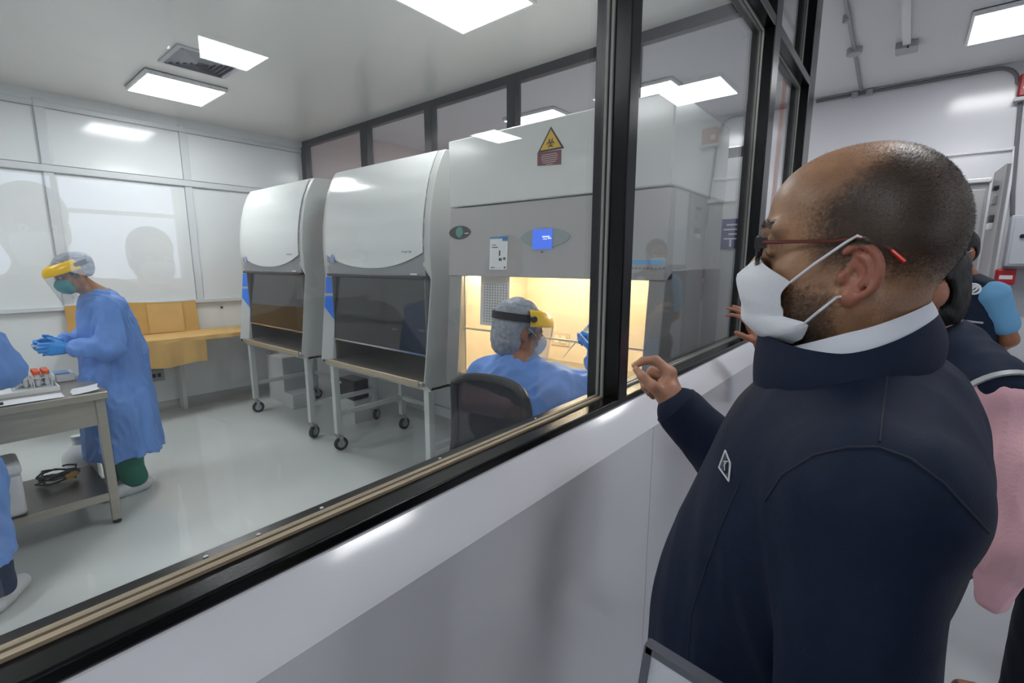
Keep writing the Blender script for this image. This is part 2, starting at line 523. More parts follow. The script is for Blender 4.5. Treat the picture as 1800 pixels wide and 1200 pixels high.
# lamps -----------------------------------------
LAMPC = mat('corridor lamp diffuser', 'ffffff', .5, emit=('fbfdff', LAMP * .66))
def lamp(x0, x1, y0, y1, z, label, group, nm='ceiling_light'):
    cx, cy = (x0 + x1) / 2, (y0 + y1) / 2
    t = thing(nm, label, 'ceiling light', (cx, cy, z), group)
    b = MB(); f = .018
    b.box(x0, x1, y0, y0 + f, z - .035, z).box(x0, x1, y1 - f, y1, z - .035, z).box(x0, x0 + f, y0 + f, y1 - f, z - .035, z).box(x1 - f, x1, y0 + f, y1 - f, z - .035, z).box(x0, x1, y0, y1, z - .006, z)
    b.build('frame', LAMPF, t)
    MB().box(x0 + f, x1 - f, y0 + f, y1 - f, z - .034, z - .028).build('diffuser', LAMPM if y0 > .6 else LAMPC, t)
    return t
G1 = 'square ceiling panels'
lamp(1.25, 1.84, 4.74, 5.36, ZL, 'glowing square ceiling panel beside the air vent in the lab', G1)
lamp(1.80, 2.40, 1.80, 2.40, ZL, 'large glowing ceiling panel at the top middle of the photo, nearest over the lab', G1)
lamp(-.9, -.3, 4.4, 5.0, ZL, 'added lab ceiling panel above the steel table, left of the frame', G1)  # unseen panel, added so the lab gets enough light
lamp(-.9, -.3, 1.8, 2.4, ZL, 'added lab ceiling panel over the near left of the lab, outside the frame', G1)  # another unseen panel added to light the lab
lamp(4.84, 5.46, -.80, -.155, ZC, 'glowing square panel on the corridor ceiling at the top right', G1)
lamp(1.40, 2.04, -.80, -.155, ZC, 'corridor ceiling panel above the man in glasses, out of frame', G1)
lamp(4.84, 5.46, -3.42, -2.94, ZC, 'corridor ceiling panel by the end wall on the window side', G1)
lamp(1.40, 2.04, -3.42, -2.94, ZC, 'corridor ceiling panel mirrored in the big pane beside the vent', G1)
lamp(-1.9, -1.3, -.80, -.155, ZC, 'corridor ceiling panel behind the viewer beside the partition', G1)
lamp(4.65, 5.30, 3.25, 4.0, ZC, 'bright panel in the next room, over the top of the white lit cabinet', G1)
lamp(4.65, 5.30, 1.9, 2.5, ZC, 'sliver of panel in the next room seen just right of the near post', G1)
# ceiling vent
t = thing('ceiling_vent', 'grey square louvred air vent on the lab ceiling beside a lamp', 'vent', (1.5, 4.28, ZL))
VG = mat('grey vent metal', '8f9299', .45)
b = MB()
for i in range(5):
    a = .19 - .035 * i; q = .012
    for sx, sy in ((1, 0), (-1, 0), (0, 1), (0, -1)):
        if sx: b.obox((1.5 + sx * a, 4.28, ZL - .012), (q, 0, .008 * sx), (0, a + q * .5, 0), (0, 0, .0015))
        else: b.obox((1.5, 4.28 + sy * a, ZL - .012), (a + q * .5, 0, 0), (0, q, .008 * sy), (0, 0, .0015))
b.build('louvre', VG, t)
MB().box(1.31, 1.69, 4.09, 4.47, ZL - .006, ZL - .001).build('backing', mat('vent dark', '4b4e55', .7), t)
b = MB(); a = .225
b.box(1.5 - a, 1.5 + a, 4.28 - a, 4.28 - a + .03, ZL - .012, ZL).box(1.5 - a, 1.5 + a, 4.28 + a - .03, 4.28 + a, ZL - .012, ZL).box(1.5 - a, 1.5 - a + .03, 4.28 - a + .03, 4.28 + a - .03, ZL - .012, ZL).box(1.5 + a - .03, 1.5 + a, 4.28 - a + .03, 4.28 + a - .03, ZL - .012, ZL)
b.build('frame', mat('vent rim', 'b9bbc0', .4), t)
# pillar in the corridor, seen mirrored in the big pane
struct(MB().box(1.03, 1.15, -2.06, -1.94, 0, ZC).build('column_corridor', WALLC, bevel=.01))
# ------------------------------------------------------------------ safety cabinets
HGREY = mat('light grey cabinet enamel', 'bdbfbc', .35)
HDK = mat('grey cabinet fascia', '8d9091', .4)
HWH = mat('white glossy cabinet cover', 'dcdfdc', .16, coat=.4, bump=(2, .01))
HBLUE = mat('blue label', '2a7bea', .4)
HIN = mat('cabinet steel interior', '8a8985', .3, metal=.6, noise=(4, .06), stretch=(1, .2, 6))
SASH = glass('tinted sash glass', (.62, .62, .60), r0=.06)
RUB = mat('dark rubber', '232527', .6)
CAST = mat('zinc caster', 'a9abac', .35, metal=.8)
LEGM = mat('pale grey leg enamel', 'c3c6c3', .4)
CHROME = mat('bright steel', 'c9c9c9', .2, metal=1)
DARKT = mat('black plastic', '17181a', .4)
def caster(parent, x, y, yaw):
    b = MB(); r = .058
    d = V(math.cos(yaw), math.sin(yaw), 0); n = V(-d[1], d[0], 0); c = V(x, y, r) + d * .015
    prof = [(.02, -.016), (.049, -.016), (.057, -.010), (.058, 0), (.057, .010), (.049, .016), (.02, .016)]
    b.lathe(prof, c, n, 24)
    w = b.build('caster', RUB, parent, local=True)
    h = MB().lathe([(.018, -.018), (.032, -.0175), (.034, -.012), (.034, .012), (.032, .0175), (.018, .018)], c, n, 20)
    h.build('hub', CAST, w, local=True)
    f = MB()
    for s_ in (-1, 1): f.obox(c + n * s_ * .024 + V(0, 0, .03), d * .016, n * .002, V(0, 0, .036))
    f.obox(c + V(0, 0, .064) - d * .008, d * .03, n * .027, V(0, 0, .003)).cyl(c + V(0, 0, .066) - d * .015, c + V(0, 0, .11) - d * .015, .012, n=10)
    f.build('fork', CAST, w, bevel=.001, local=True)
def prof_front(z):
    """x of the front skin (from the leading edge) at height z"""
    zs = [.74, .80, 1.0, 1.25, 1.47, 1.55, 1.70, 1.85, 2.0, 2.12, 2.22, 2.28]
    xs = [.03, -.02, .005, .035, .062, .058, .055, .066, .092, .125, .168, .205]
    return float(np.interp(z, zs, xs))
def make_hood(x0, y0, label, group, Wd=1.29):
    t = thing('biosafety_cabinet', label, 'safety cabinet', (x0, y0, 0), group)
    K = dict(parent=t, local=True)
    zz = [.74, .80, 1.0, 1.25, 1.47, 1.55, 1.62, 1.70, 1.78, 1.85, 1.92, 2.0, 2.06, 2.12, 2.17, 2.22, 2.28]
    side = [(prof_front(z), z) for z in zz] + [(.30, 2.285), (.74, 2.285), (.78, 2.0), (.78, .74)]
    for a, b_ in ((0, .075), (Wd - .08, Wd)):
        vs, n_ = [], len(side)
        for y in (a, b_):
            inner = (y > .01 and a == 0) or (y < Wd - .01 and a > 0)
            for i_, (x_, z_) in enumerate(side):
                vs.append((x_ + (.058 * (1 if z_ < 1.5 else 0) if inner and i_ < len(zz) else 0), y, z_))
        MB().add(vs, [tuple(range(n_))[::-1], tuple(range(n_, 2 * n_))] + [(i_, (i_ + 1) % n_, n_ + (i_ + 1) % n_, n_ + i_) for i_ in range(n_)]).build('side_panel', HGREY, bevel=.004, **K)
    # body behind the fascia
    b = MB().box(.25, .74, .055, Wd - .055, 1.52, 2.27)
    b.build('upper_housing', HGREY, **K)
    def skin(off, zlo, zhi, n=26, ya=.055, yb=None, zfun=None, th=.008):
        yb = Wd - .055 if yb is None else yb
        P = []
        for i in range(n + 1):
            y = ya + (yb - ya) * i / n; row = []
            zl = zfun(y) if zfun else zlo
            for j in range(27):
                z = zl + (zhi - zl) * j / 26
                row.append((prof_front(z) - off, y, z))
            P.append(row)
        return MB().shell(np.array(P), th)
    skin(-.004, 1.485, 2.28).build('fascia', HDK, **K)
    mid, half = Wd / 2, Wd / 2 - .055
    skin(.008, 0, 2.275, zfun=lambda y: 1.535 + .105 * abs((y - mid) / half) ** 2.2, ya=.06, yb=Wd - .06).build('front_cover', HWH, **K)
    MB().box(.045, .10, .055, Wd - .055, 1.468, 1.49).build('sash_seal', DARKT, bevel=.004, **K)
    MB().box(.045, .052, .12, .19, 1.496, 1.505).build('indicator_light', mat('pale lamp', 'e8efe0', .3), **K)
    # badge near the left of the fascia and a faint print near the right
    MB().lathe([(.0, 0), (.03, .0), (.032, .002), (.0, .004)], (prof_front(1.6) - .014, Wd - .16, 1.605), (-1, 0, 0), 18).build('badge', mat('blue grey badge', '8b97c4', .3), **K)
    b = MB()
    for i, (dy, w_) in enumerate(((0, .02), (.03, .012), (.05, .016), (.075, .024))):
        b.box(prof_front(1.64) - .0135, prof_front(1.64) - .0120, .17 + dy, .17 + dy + w_, 1.638 + .004 * (i % 2), 1.650)
    b.build('print', mat('grey print', '8f9294', .5), **K)
    # sash
    P = [[(.112, y, 1.49), (.062, y, .97)] for y in (.077, Wd - .082)]
    MB().shell(np.array(P), .006).build('sash', SASH, **K)
    MB().box(.052, .076, .077, Wd - .082, .962, .974).build('sash_edge', CHROME, **K)
    # interior
    b = MB().box(.55, .56, .055, Wd - .055, .80, 1.55).box(.06, .60, .055, Wd - .055, 1.515, 1.53).box(.07, .55, .0755, .080, .80, 1.52).box(.07, .55, Wd - .085, Wd - .0805, .80, 1.52)
    b.build('chamber', HIN, **K)
    MB().box(-.005, .60, .05, Wd - .05, .765, .80).build('work_surface', STEEL, bevel=.01, **K)
    MB().box(.03, .76, .0, Wd, .735, .766).build('base_tray', HGREY, bevel=.006, **K)
    MB().box(-.012, .006, .08, Wd - .085, .762, .806).build('front_lip', mat('steel lip painted reflection', 'b9a98f', .35, metal=.3), bevel=.005, **K)  # beige paints the warm kraft paper reflection into the steel edge
    for i, y in enumerate((.25, .66, 1.02)): MB().box(.541, .549, y, y + .075, 1.035 - .02 * i, 1.05 - .02 * i).build('wall_clip', mat('white clip', 'd8d8d4', .4), **K)
    # blue label strip on the left column
    b = MB()
    ya, yb = Wd - .076, Wd - .008
    for z0, z1 in ((1.33, 1.46), (1.12, 1.31)):
        P = [[(prof_front(z) + .058 * (Wd - y) / .08 - .003, y, z) for z in np.linspace(z0 if y == ya else z0 + (.10 if z0 < 1.2 else 0), z1, 6)] for y in (ya, yb)]
        b.shell(np.array(P), .003)
    b.build('label_strip', HBLUE, **K)
    MB().lathe([(0, 0), (.011, 0), (.011, .006), (0, .008)], (prof_front(.79) - .002, Wd - .04, .79), (-1, 0, 0), 14).build('knob', DARKT, **K)
    # stand
    for sx, nm in ((.035, 'leg'), (.70, 'leg')):
        for y in (.03, Wd - .08):
            MB().box(sx, sx + .05, y, y + .05, .155, .737).build('leg', LEGM, bevel=.004, **K)
    b = MB()
    for y in (.037, Wd - .073): b.box(.085, .70, y, y + .036, .30, .34)
    b.box(.707, .743, .08, Wd - .08, .30, .34)
    b.build('cross_rail', LEGM, bevel=.003, **K)
    for sx, y, yaw in ((.06, .055, .35), (.06, Wd - .055, -.25), (.725, .055, .5), (.725, Wd - .055, .05)):
        caster(t, sx, y, yaw)
    return t
GH = 'biosafety cabinets along the lab wall'
hb = make_hood(1.95, 2.33, 'closed white-fronted safety cabinet on wheels, the middle one of three', GH)
ha = dup(hb, (1.95, 3.95, 0), 'closed white-fronted safety cabinet farthest from the window, beside the far wall')
# ---- open lit cabinet ----
C0, C1 = .79, 2.12
t = thing('biosafety_cabinet', 'open white safety cabinet with warm lit chamber and blue screen', 'safety cabinet', (2.0, 1.45, 0), GH)
CW = mat('cabinet cream white enamel', 'd9dcd6', .22, coat=.3)
CG = mat('cabinet warm grey fascia', 'a8a6a2', .32)
MB().box(1.985, 2.74, C0, C1, 1.893, 2.262).build('upper_cover', CW, t, bevel=.008)
MB().prism([(1.965, 1.50), (1.988, 1.886), (2.05, 1.886), (2.05, 1.50)], 'Y', C0, C1).build('control_fascia', CG, t, bevel=.005)
MB().box(2.05, 2.74, C0 + .01, C1 - .01, 1.545, 1.893).build('upper_housing', HGREY, t)
for a, b_, nm in ((C1 - .10, C1, 'side_panel'), (C0, C0 + .075, 'side_panel')):
    MB().prism([(1.925, .90), (1.975, 1.50), (2.05, 1.545), (2.74, 1.545), (2.74, .84), (1.93, .84)], 'Y', a, b_).build(nm, mat('cabinet side steel', '9c9b97', .3, metal=.5), t, bevel=.004)
INT = mat('warm steel chamber wall', 'd3c8b0', .38, metal=.2, noise=(5, .05), stretch=(1, .3, 3))
yi0, yi1 = C0 + .075, C1 - .10
b = MB().box(2.60, 2.61, yi0, yi1, .93, 1.545).box(2.0, 2.6, yi0, yi0 + .004, .93, 1.545).box(2.0, 2.6, yi1 - .004, yi1, .93, 1.545)
b.build('chamber', INT, t)
MB().box(2.0, 2.61, yi0, yi1, 1.535, 1.548).build('chamber_top', mat('white chamber top', 'e8e4da', .4), t)
MB().box(1.94, 2.61, yi0, yi1, .90, .93).build('work_surface', STEEL, t, bevel=.008)
b = MB()
for i in range(20):
    for j in range(3): b.box(1.985 + .02 * j, 1.993 + .02 * j, yi0 + .03 + .055 * i, yi0 + .065 + .055 * i, .9301, .9308)
b.build('grille', mat('dark slots', '5b4a30', .6), t)
tube = MB().cyl((2.13, yi0 + .03, 1.515), (2.13, yi1 - .03, 1.515), .016, n=12).cyl((2.30, yi0 + .03, 1.515), (2.30, yi1 - .03, 1.515), .016, n=12)
tube.build('lamp_tube', mat('warm fluorescent tube', 'fff0d0', .4, emit=('ffebcc', 30)), t)
P = [[(2.03, y, 1.50), (2.0, y, 1.19)] for y in (yi0, yi1)]
MB().shell(np.array(P), .005).build('sash', glass('clear sash glass', (.97, .97, .96)), t)
MB().box(1.990, 2.004, yi0, yi1, 1.183, 1.193).build('sash_edge', mat('sash edge', 'd8cbb0', .3), t)
# control details
def fx(z): return 1.965 + (z - 1.5) / .386 * .023
def disc(b, y, z, ry, rz, off, n=40, th=.004):
    vs = []
    for s_ in (0, 1):
        for k in range(n):
            a = 2 * PI * k / n; e = 1 - .0 * abs(math.sin(a))
            yy, zz_ = y + ry * math.cos(a), z + rz * math.copysign(abs(math.sin(a)) ** 1.25, math.sin(a))
            vs.append((fx(zz_) - off - th * s_, yy, zz_))
    b.add(vs, [tuple(range(n)), tuple(range(n, 2 * n))[::-1]] + [(k, n + k, n + (k + 1) % n, (k + 1) % n) for k in range(n)])
    return b
e = disc(MB(), 2.03, 1.748, .088, .038, .001).build('brand_badge', DARKT, t)
b = MB(); disc(b, 2.03, 1.75, .030, .030, .005, th=.001); b.build('globe', mat('blue green globe', '3a7f9a', .4, noise=(40, .5, '4f9a50')), e)
b = MB(); b.box(fx(1.74) - .0065, fx(1.74) - .0058, 1.955, 1.985, 1.738, 1.744); b.build('print', mat('pale print', 'c8ccd0', .5), e)
e = disc(MB(), 1.425, 1.70, .152, .050, .001).build('screen_surround', mat('grey green control surround', '8b9896', .3), t)
b = MB().prism([(fx(1.645) - .006, 1.643), (fx(1.742) - .006, 1.742), (fx(1.742) - .010, 1.742), (fx(1.645) - .010, 1.643)], 'Y', 1.372, 1.492)
b.build('screen', mat('blue screen', '2a55c8', .3, emit=('3f6fe6', .75)), e)
b = MB()
for (y0, y1, z0, z1) in ((1.385, 1.43, 1.700, 1.707), (1.375, 1.395, 1.692, 1.698), (1.40, 1.425, 1.690, 1.694)):
    b.box(fx(1.69) - .0115, fx(1.69) - .0105, y0, y1, z0, z1)
b.build('screen_text', mat('screen white', 'dfe8ff', .4, emit=('cfdcff', .8)), e)
MB().box(fx(1.63) - .003, fx(1.63), 1.43, 1.44, 1.625, 1.632).build('key_hole', DARKT, t)
e = MB().prism([(fx(1.538) - .0005, 1.538), (fx(1.714) - .0005, 1.714), (fx(1.714) - .002, 1.714), (fx(1.538) - .002, 1.538)], 'Y', 1.663, 1.790).build('notice', mat('white notice paper', 'e6e8e6', .5), t)
def onf(b, y0, y1, z0, z1, o=.0028):
    for k in range(1): b.prism([(fx(z0) - o, z0), (fx(z1) - o, z1), (fx(z1) - o - .0006, z1), (fx(z0) - o - .0006, z0)], 'Y', y0, y1)
    return b
b = MB(); onf(b, 1.663, 1.790, 1.704, 1.714); onf(b, 1.663, 1.70, 1.690, 1.704); b.build('notice_header', mat('notice blue', '3f7fb5', .5), e)
b = MB()
for (y0, y1, z0, z1) in ((1.73, 1.775, 1.655, 1.660), (1.745, 1.775, 1.668, 1.672), (1.765, 1.775, 1.545, 1.553), (1.748, 1.762, 1.547, 1.551), (1.672, 1.684, 1.545, 1.555), (1.70, 1.74, 1.548, 1.549), (1.70, 1.722, 1.585, 1.600), (1.674, 1.690, 1.590, 1.604), (1.712, 1.722, 1.612, 1.640)): onf(b, y0, y1, z0, z1)
b.build('notice_print', mat('dark grey print', '55585a', .6), e)
# biohazard triangle and maroon label on the cover
XF = 1.985
e = MB().prism([(1.398 - .078, 2.112), (1.398 + .078, 2.112), (1.398, 2.222)], 'X', XF - .0015, XF - .0005).build('hazard_sign', mat('sign black', '1a1a18', .5), t)
MB().prism([(1.398 - .062, 2.120), (1.398 + .062, 2.120), (1.398, 2.208)], 'X', XF - .0024, XF - .0016).build('yellow_field', mat('sign yellow', 'e0b423', .5), e)
b = MB(); cz = 2.146
def arcs(cy, cz_, r0, r1, a0, a1, x0, x1, n=14):
    vs = []
    for k in range(n + 1):
        a = math.radians(a0 + (a1 - a0) * k / n)
        for x in (x0, x1):
            for r in (r0, r1): vs.append((x, cy + r * math.cos(a), cz_ + r * math.sin(a)))
    fs = []
    for k in range(n):
        o = 4 * k; q = 4 * k + 4
        fs += [(o, o + 1, q + 1, q), (o + 2, q + 2, q + 3, o + 3), (o, q, q + 2, o + 2), (o + 1, o + 3, q + 3, q + 1)]
    b.add(vs, fs)
for a in (90, 210, 330):
    cy_, cz_ = 1.398 + .0135 * math.cos(math.radians(a)), cz + .0135 * math.sin(math.radians(a))
    arcs(cy_, cz_, .0085, .0125, a + 40, a + 320, XF - .0032, XF - .0025)
arcs(1.398, cz, .012, .0148, 0, 360, XF - .0030, XF - .0025, 24)
b.build('biohazard_symbol', MATS['sign black'], e)
e = MB().prism([(1.336, 2.040), (1.478, 2.050), (1.478, 2.112), (1.336, 2.108)], 'X', XF - .0015, XF - .0005).build('warning_label', mat('maroon label', '6e3038', .5), t)
b = MB()
for i in range(6):
    w_ = [.045, .05, .048, .045, .038, .02][i]
    b.box(XF - .0022, XF - .0016, 1.405 - w_, 1.405 + w_, 2.098 - .0092 * i - .004, 2.098 - .0092 * i)
b.build('label_text', mat('faded label text', 'b89c9c', .6), e)
# light blue maker strip at the right of the fascia
e = onf(MB(), .80, .945, 1.570, 1.588, o=.0005).build('maker_strip', mat('sky blue strip', '3fa4dc', .4), t)
b = MB()
for i in range(9): onf(b, .79 + .018 * i, .803 + .018 * i, 1.548, 1.556, .0005)
b.build('maker_print', mat('grey print two', '77797c', .5), t)
# chart sheet hung inside the sash
e = MB()
P = [[(2.042, y, 1.497), (2.016, y - .012, 1.215)] for y in (1.705, 1.925)]
e = e.shell(np.array(P), .0012).build('chart_sheet', mat('chart paper', 'e9e9ea', .6), t)
b = MB()
for i in range(9):
    for j in range(15):
        z = 1.455 - .0152 * j; y = 1.90 - .0205 * i - .012 * (1.497 - z) / .282
        x = 2.042 - .026 * (1.497 - z) / .282
        b.box(x - .0018, x - .0009, y - .012, y - .004, z - .008, z)
b.build('chart_mark', mat('chart grey marks', '8b8f9c', .6), e)
# sockets on the back wall of the chamber
MB().box(2.592, 2.60, 1.66, 1.80, 1.03, 1.12).build('socket_plate', mat('socket plate', 'b9ab93', .4), t, bevel=.003)
MB().box(2.587, 2.592, 1.685, 1.72, 1.05, 1.10).box(2.587, 2.592, 1.74, 1.775, 1.05, 1.10).build('socket', mat('socket cream', 'd9ccb2', .4), t, bevel=.002)
MB().cyl((2.60, 2.0, 1.18), (2.50, 2.0, 1.18), .014, .01, n=12).build('tap', mat('dull tap', '8f8168', .4, metal=.5), t)
# stand
for x in (1.98, 2.66):
    for y in (C0 + .03, C1 - .08):
        MB().box(x, x + .05, y, y + .05, .02, .84).build('leg', LEGM, t, bevel=.004)
b = MB()
for y in (C0 + .037, C1 - .073): b.box(2.03, 2.66, y, y + .036, .36, .40)
b.box(2.667, 2.70, C0 + .08, C1 - .08, .36, .40); b.box(1.97, 2.72, C0, C1, .83, .86)
b.build('cross_rail', LEGM, t, bevel=.003)
for x in (2.005, 2.685):
    for y in (C0 + .055, C1 - .055): MB().lathe([(.02, 0), (.024, .004), (.015, .02), (.012, .03)], (x, y, 0.0), n=14).build('foot', RUB, t)
# ------------------------------------------------------------------ furniture and small things in the lab
KRAFT = mat('kraft paper', 'cfa765', .7, noise=(6, .08), bump=(9, .25))
KRAFT2 = mat('kraft paper dark', 'c39a52', .7, noise=(6, .08), bump=(9, .25))
# wall counter covered in kraft paper
t = thing('wall_counter', 'low wall counter at the far wall wrapped in brown kraft paper', 'counter', (1.5, 5.8, 0))
MB().box(.72, 2.6, 5.52, 6.035, .80, .835).build('counter_top', mat('counter board', 'c9a464', .6), t)
P = []
for i in range(40):
    x = .70 + (2.1 - .70) * i / 39
    w = .006 * math.sin(i * .9) + .004 * math.sin(i * 2.3)
    P.append([(x, 6.03, .838), (x, 5.8, .840), (x, 5.53, .841 + w * .3), (x, 5.505, .832), (x, 5.50 + w, .79)])
MB().shell(np.array(P), .002).build('paper_cover', KRAFT, t)
P = []
for i in range(40):
    x = .74 + (1.70 - .74) * i / 39
    w = .008 * math.sin(i * .7) + .004 * math.sin(i * 2.1)
    P.append([(x, 5.496 + w * j / 5, .80 - (.235 + .012 * math.sin(i * .31)) * j / 5) for j in range(6)])
MB().shell(np.array(P), .002).build('paper_skirt', KRAFT, t)
for x in (.8, 1.55, 2.5): MB().box(x, x + .04, 5.9, 6.03, .0, .80).build('bracket', LEGM, t)
e = thing('paper_sheet', 'brown kraft paper sheet leaning upright on the counter against the far wall', 'paper', (1.27, 6.0, .84))
P = []
for i in range(30):
    x = .735 + (1.80 - .735) * i / 29
    P.append([(x, 5.985 + .01 * j - .006 * math.sin(i * .5), .845 + .325 * j / 4 + .012 * math.sin(i * .2)) for j in range(5)])
MB().shell(np.array(P), .002).build('sheet', KRAFT2, e)
P = [[(x, 5.972 + .007 * j, .846 + .30 * j / 4) for j in range(5)] for x in np.linspace(1.35, 1.66, 8)]
MB().shell(np.array(P), .002).build('second_sheet', KRAFT, e)
# outlet below
t = thing('wall_outlet', 'small grey outlet box on the far wall under the kraft counter', 'outlet', (1.37, YW, .40))
MB().box(1.30, 1.44, YW - .035, YW - .001, .33, .45).build('plate', mat('outlet grey', '9a9c9b', .5), t, bevel=.006)
MB().box(1.335, 1.365, YW - .039, YW - .034, .37, .41).box(1.38, 1.41, YW - .039, YW - .034, .37, .41).build('socket', DARKT, t)
t = MB().lathe([(0, 0), (.012, 0), (.014, .006), (0, .010)], (2.07, YW - .001, 1.06), (0, -1, 0), 14).build('wall_stud', DARKT)
tag(t, 'small dark stud on the far wall right of the kraft sheet', 'stud')
# black bin and white box under the cabinets
t = thing('black_box', 'glossy black box on the floor under the middle safety cabinet', 'box', (2.55, 4.19, 0))
MB().box(2.47, 2.64, 4.05, 4.33, .235, .43).build('box_body', mat('black glossy plastic', '0e0f11', .2), t, bevel=.012)
MB().box(2.46, 2.645, 4.04, 4.34, .0, .235).build('plinth', HGREY, t)
MB().box(2.465, 2.47, 4.27, 4.30, .375, .40).build('label', mat('pale print', 'c8ccd0', .5), t)
t = MB().box(2.35, 2.75, 5.27, 5.66, .0, .52).build('cardboard_box', mat('white carton', 'c9cbca', .6), bevel=.006)
tag(t, 'pale carton on the floor behind the farthest cabinet stand', 'box')
t = MB().box(2.30, 2.56, 4.98, 5.18, .0, .16).build('storage_box', mat('white carton', 'c9cbca', .6), bevel=.006)
tag(t, 'low white box on the floor beneath the farthest safety cabinet', 'box')
# item left in the middle cabinet
t = thing('wire_basket', 'small steel beaker standing on the work surface of the middle cabinet', 'beaker', (2.12, 2.47, .80))
MB().lathe([(.0, 0), (.035, 0), (.037, .09), (.034, .09), (.032, .004), (0, .004)], (2.12, 2.47, .8005), n=18).build('cup', CHROME, t)
t.name = 'steel_beaker'
# steel table -----------------------------------------
t = thing('steel_table', 'brushed stainless steel work table with a lower shelf', 'table', (-.2, 3.9, 0))
TX0, TX1, TY0, TY1, TZ = -1.0, .565, 3.55, 4.22, .832
TS = mat('table stainless steel', 'a9a499', .38, metal=.55, noise=(20, .06), stretch=(.3, 3, 3))
MB().box(TX0, TX1, TY0, TY1, TZ - .045, TZ).build('table_top', TS, t, bevel=.006)
b = MB().box(TX0 + .03, TX1 - .05, TY0 + .03, TY0 + .05, TZ - .20, TZ - .045).box(TX0 + .03, TX1 - .05, TY1 - .05, TY1 - .03, TZ - .20, TZ - .045).box(TX1 - .07, TX1 - .05, TY0 + .05, TY1 - .05, TZ - .20, TZ - .045)
b.build('apron', TS, t)
MB().box(TX0 + .03, TX1 - .04, TY0 + .03, TY1 - .03, .175, .205).build('shelf', mat('dark steel shelf', '625d55', .3, metal=.6), t, bevel=.004)
MB().box(TX0 + .03, TX1 - .04, TY0 + .024, TY0 + .032, .16, .207).build('shelf_edge', TS, t)
for x in (TX0 + .05, TX1 - .06):
    for y in (TY0 + .02, TY1 - .065):
        l = MB().box(x, x + .045, y, y + .045, .025, TZ - .045).build('leg', TS, t, bevel=.003)
        MB().lathe([(.016, 0), (.022, .003), (.022, .02), (.014, .03)], (x + .022, y + .022, 0), n=12).build('foot', RUB, l)
# things on the table
TTOP = TZ + .0008
WHT = mat('white plastic', 'e4e6e6', .35)
ORG = mat('orange screw cap', 'e0551f', .4)
CLR = mat('frosted plastic', 'c9cccd', .35)
t = thing('tray', 'white plastic tray on the steel table holding the tube racks', 'tray', (.24, 3.94, TTOP))
b = MB().box(.10, .39, 3.78, 4.10, TTOP, TTOP + .006)
for q in ((.10, .39, 3.78, 3.785), (.10, .39, 4.095, 4.10), (.10, .105, 3.785, 4.095), (.385, .39, 3.785, 4.095)): b.box(*q, TTOP + .006, TTOP + .025)
b.build('tray_body', WHT, t)
tl = ['left row', 'right row']
k = 0
for r, (rx, ry) in enumerate(((.245, 4.005), (.335, 3.995))):
    t = thing('tube_rack', 'grey tube rack with orange caps in the tray, %s' % ('the left one' if r == 0 else 'the right one'), 'tube rack', (rx, ry, TTOP + .007))
    zb = TTOP + .0068
    b = MB().box(rx - .042, rx + .042, ry - .075, ry + .075, zb, zb + .004).box(rx - .042, rx + .042, ry - .075, ry + .075, zb + .055, zb + .058)
    for sx in (-1, 1):
        for sy in (-1, 1): b.box(rx + sx * .04 - .003, rx + sx * .04 + .003, ry + sy * .072 - .003, ry + sy * .072 + .003, zb + .004, zb + .055)
    b.build('rack_body', CLR, t)
    for i in range(2):
        for j in range(4):
            tx, ty = rx - .02 + .04 * i, ry - .055 + .037 * j
            q = thing('sample_tube', '', 'tube', (tx, ty, zb + .005), 'orange-capped tubes in the racks')
            q['label'] = 'orange capped sample tube standing in the racks on the white tray'
            MB().lathe([(.0, 0), (.006, .002), (.0125, .016), (.0125, .075), (0, .075)], (tx, ty, zb + .0045), n=12).build('tube', CLR, q)
            MB().lathe([(.0155, 0), (.016, .003), (.016, .02), (.014, .022), (0, .022)], (tx, ty, zb + .076), n=14).build('cap', ORG, q)
t = MB().shell(np.array([[(x, y, TTOP + .004 + .002 * math.sin(9 * x)) for y in (3.56, 3.62, 3.69)] for x in np.linspace(.06, .38, 9)]), .0012).build('paper_sheet', mat('white paper', 'e8e9ee', .6))
tag(t, 'white paper sheet lying along the front edge of the steel table', 'paper')
t = MB().shell(np.array([[(.415 + .02 * (y > 3.7) + dx, y, TTOP + .003 + .012 * (dx / .12) ** 2) for y in (3.575, 3.66, 3.75)] for dx in np.linspace(0, .12, 6)]), .0012).build('folded_paper', mat('white paper', 'e8e9ee', .6))
tag(t, 'folded white paper at the right front corner of the steel table', 'paper')
t = thing('marker_pen', 'dark purple marker pen lying at the front of the steel table', 'pen', (.10, 3.585, TTOP))
MB().cyl((.055, 3.575, TTOP + .0135), (.10, 3.585, TTOP + .0135), .007, n=10).build('pen_body', mat('purple pen', '3c2f86', .4), t)
MB().cyl((.10, 3.585, TTOP + .0135), (.145, 3.595, TTOP + .0135), .008, n=10).build('pen_cap', DARKT, t)
t = thing('instrument_box', 'white tray box with a blue strip at the back of the steel table', 'box', (.42, 4.07, TTOP))
MB().box(.40, .495, 4.03, 4.17, TTOP, TTOP + .05).build('box_body', WHT, t, bevel=.006)
MB().box(.40, .47, 4.03, 4.15, TTOP + .051, TTOP + .058).build('blue_wrap', mat('pale blue wrap', '86aede', .5), t, bevel=.002)
t = thing('glove_box', 'white carton standing at the back left of the steel table', 'carton', (-.1, 4.0, TTOP))
MB().box(-.06, .02, 3.60, 3.67, TTOP, TTOP + .06).build('carton_body', WHT, t, bevel=.004)
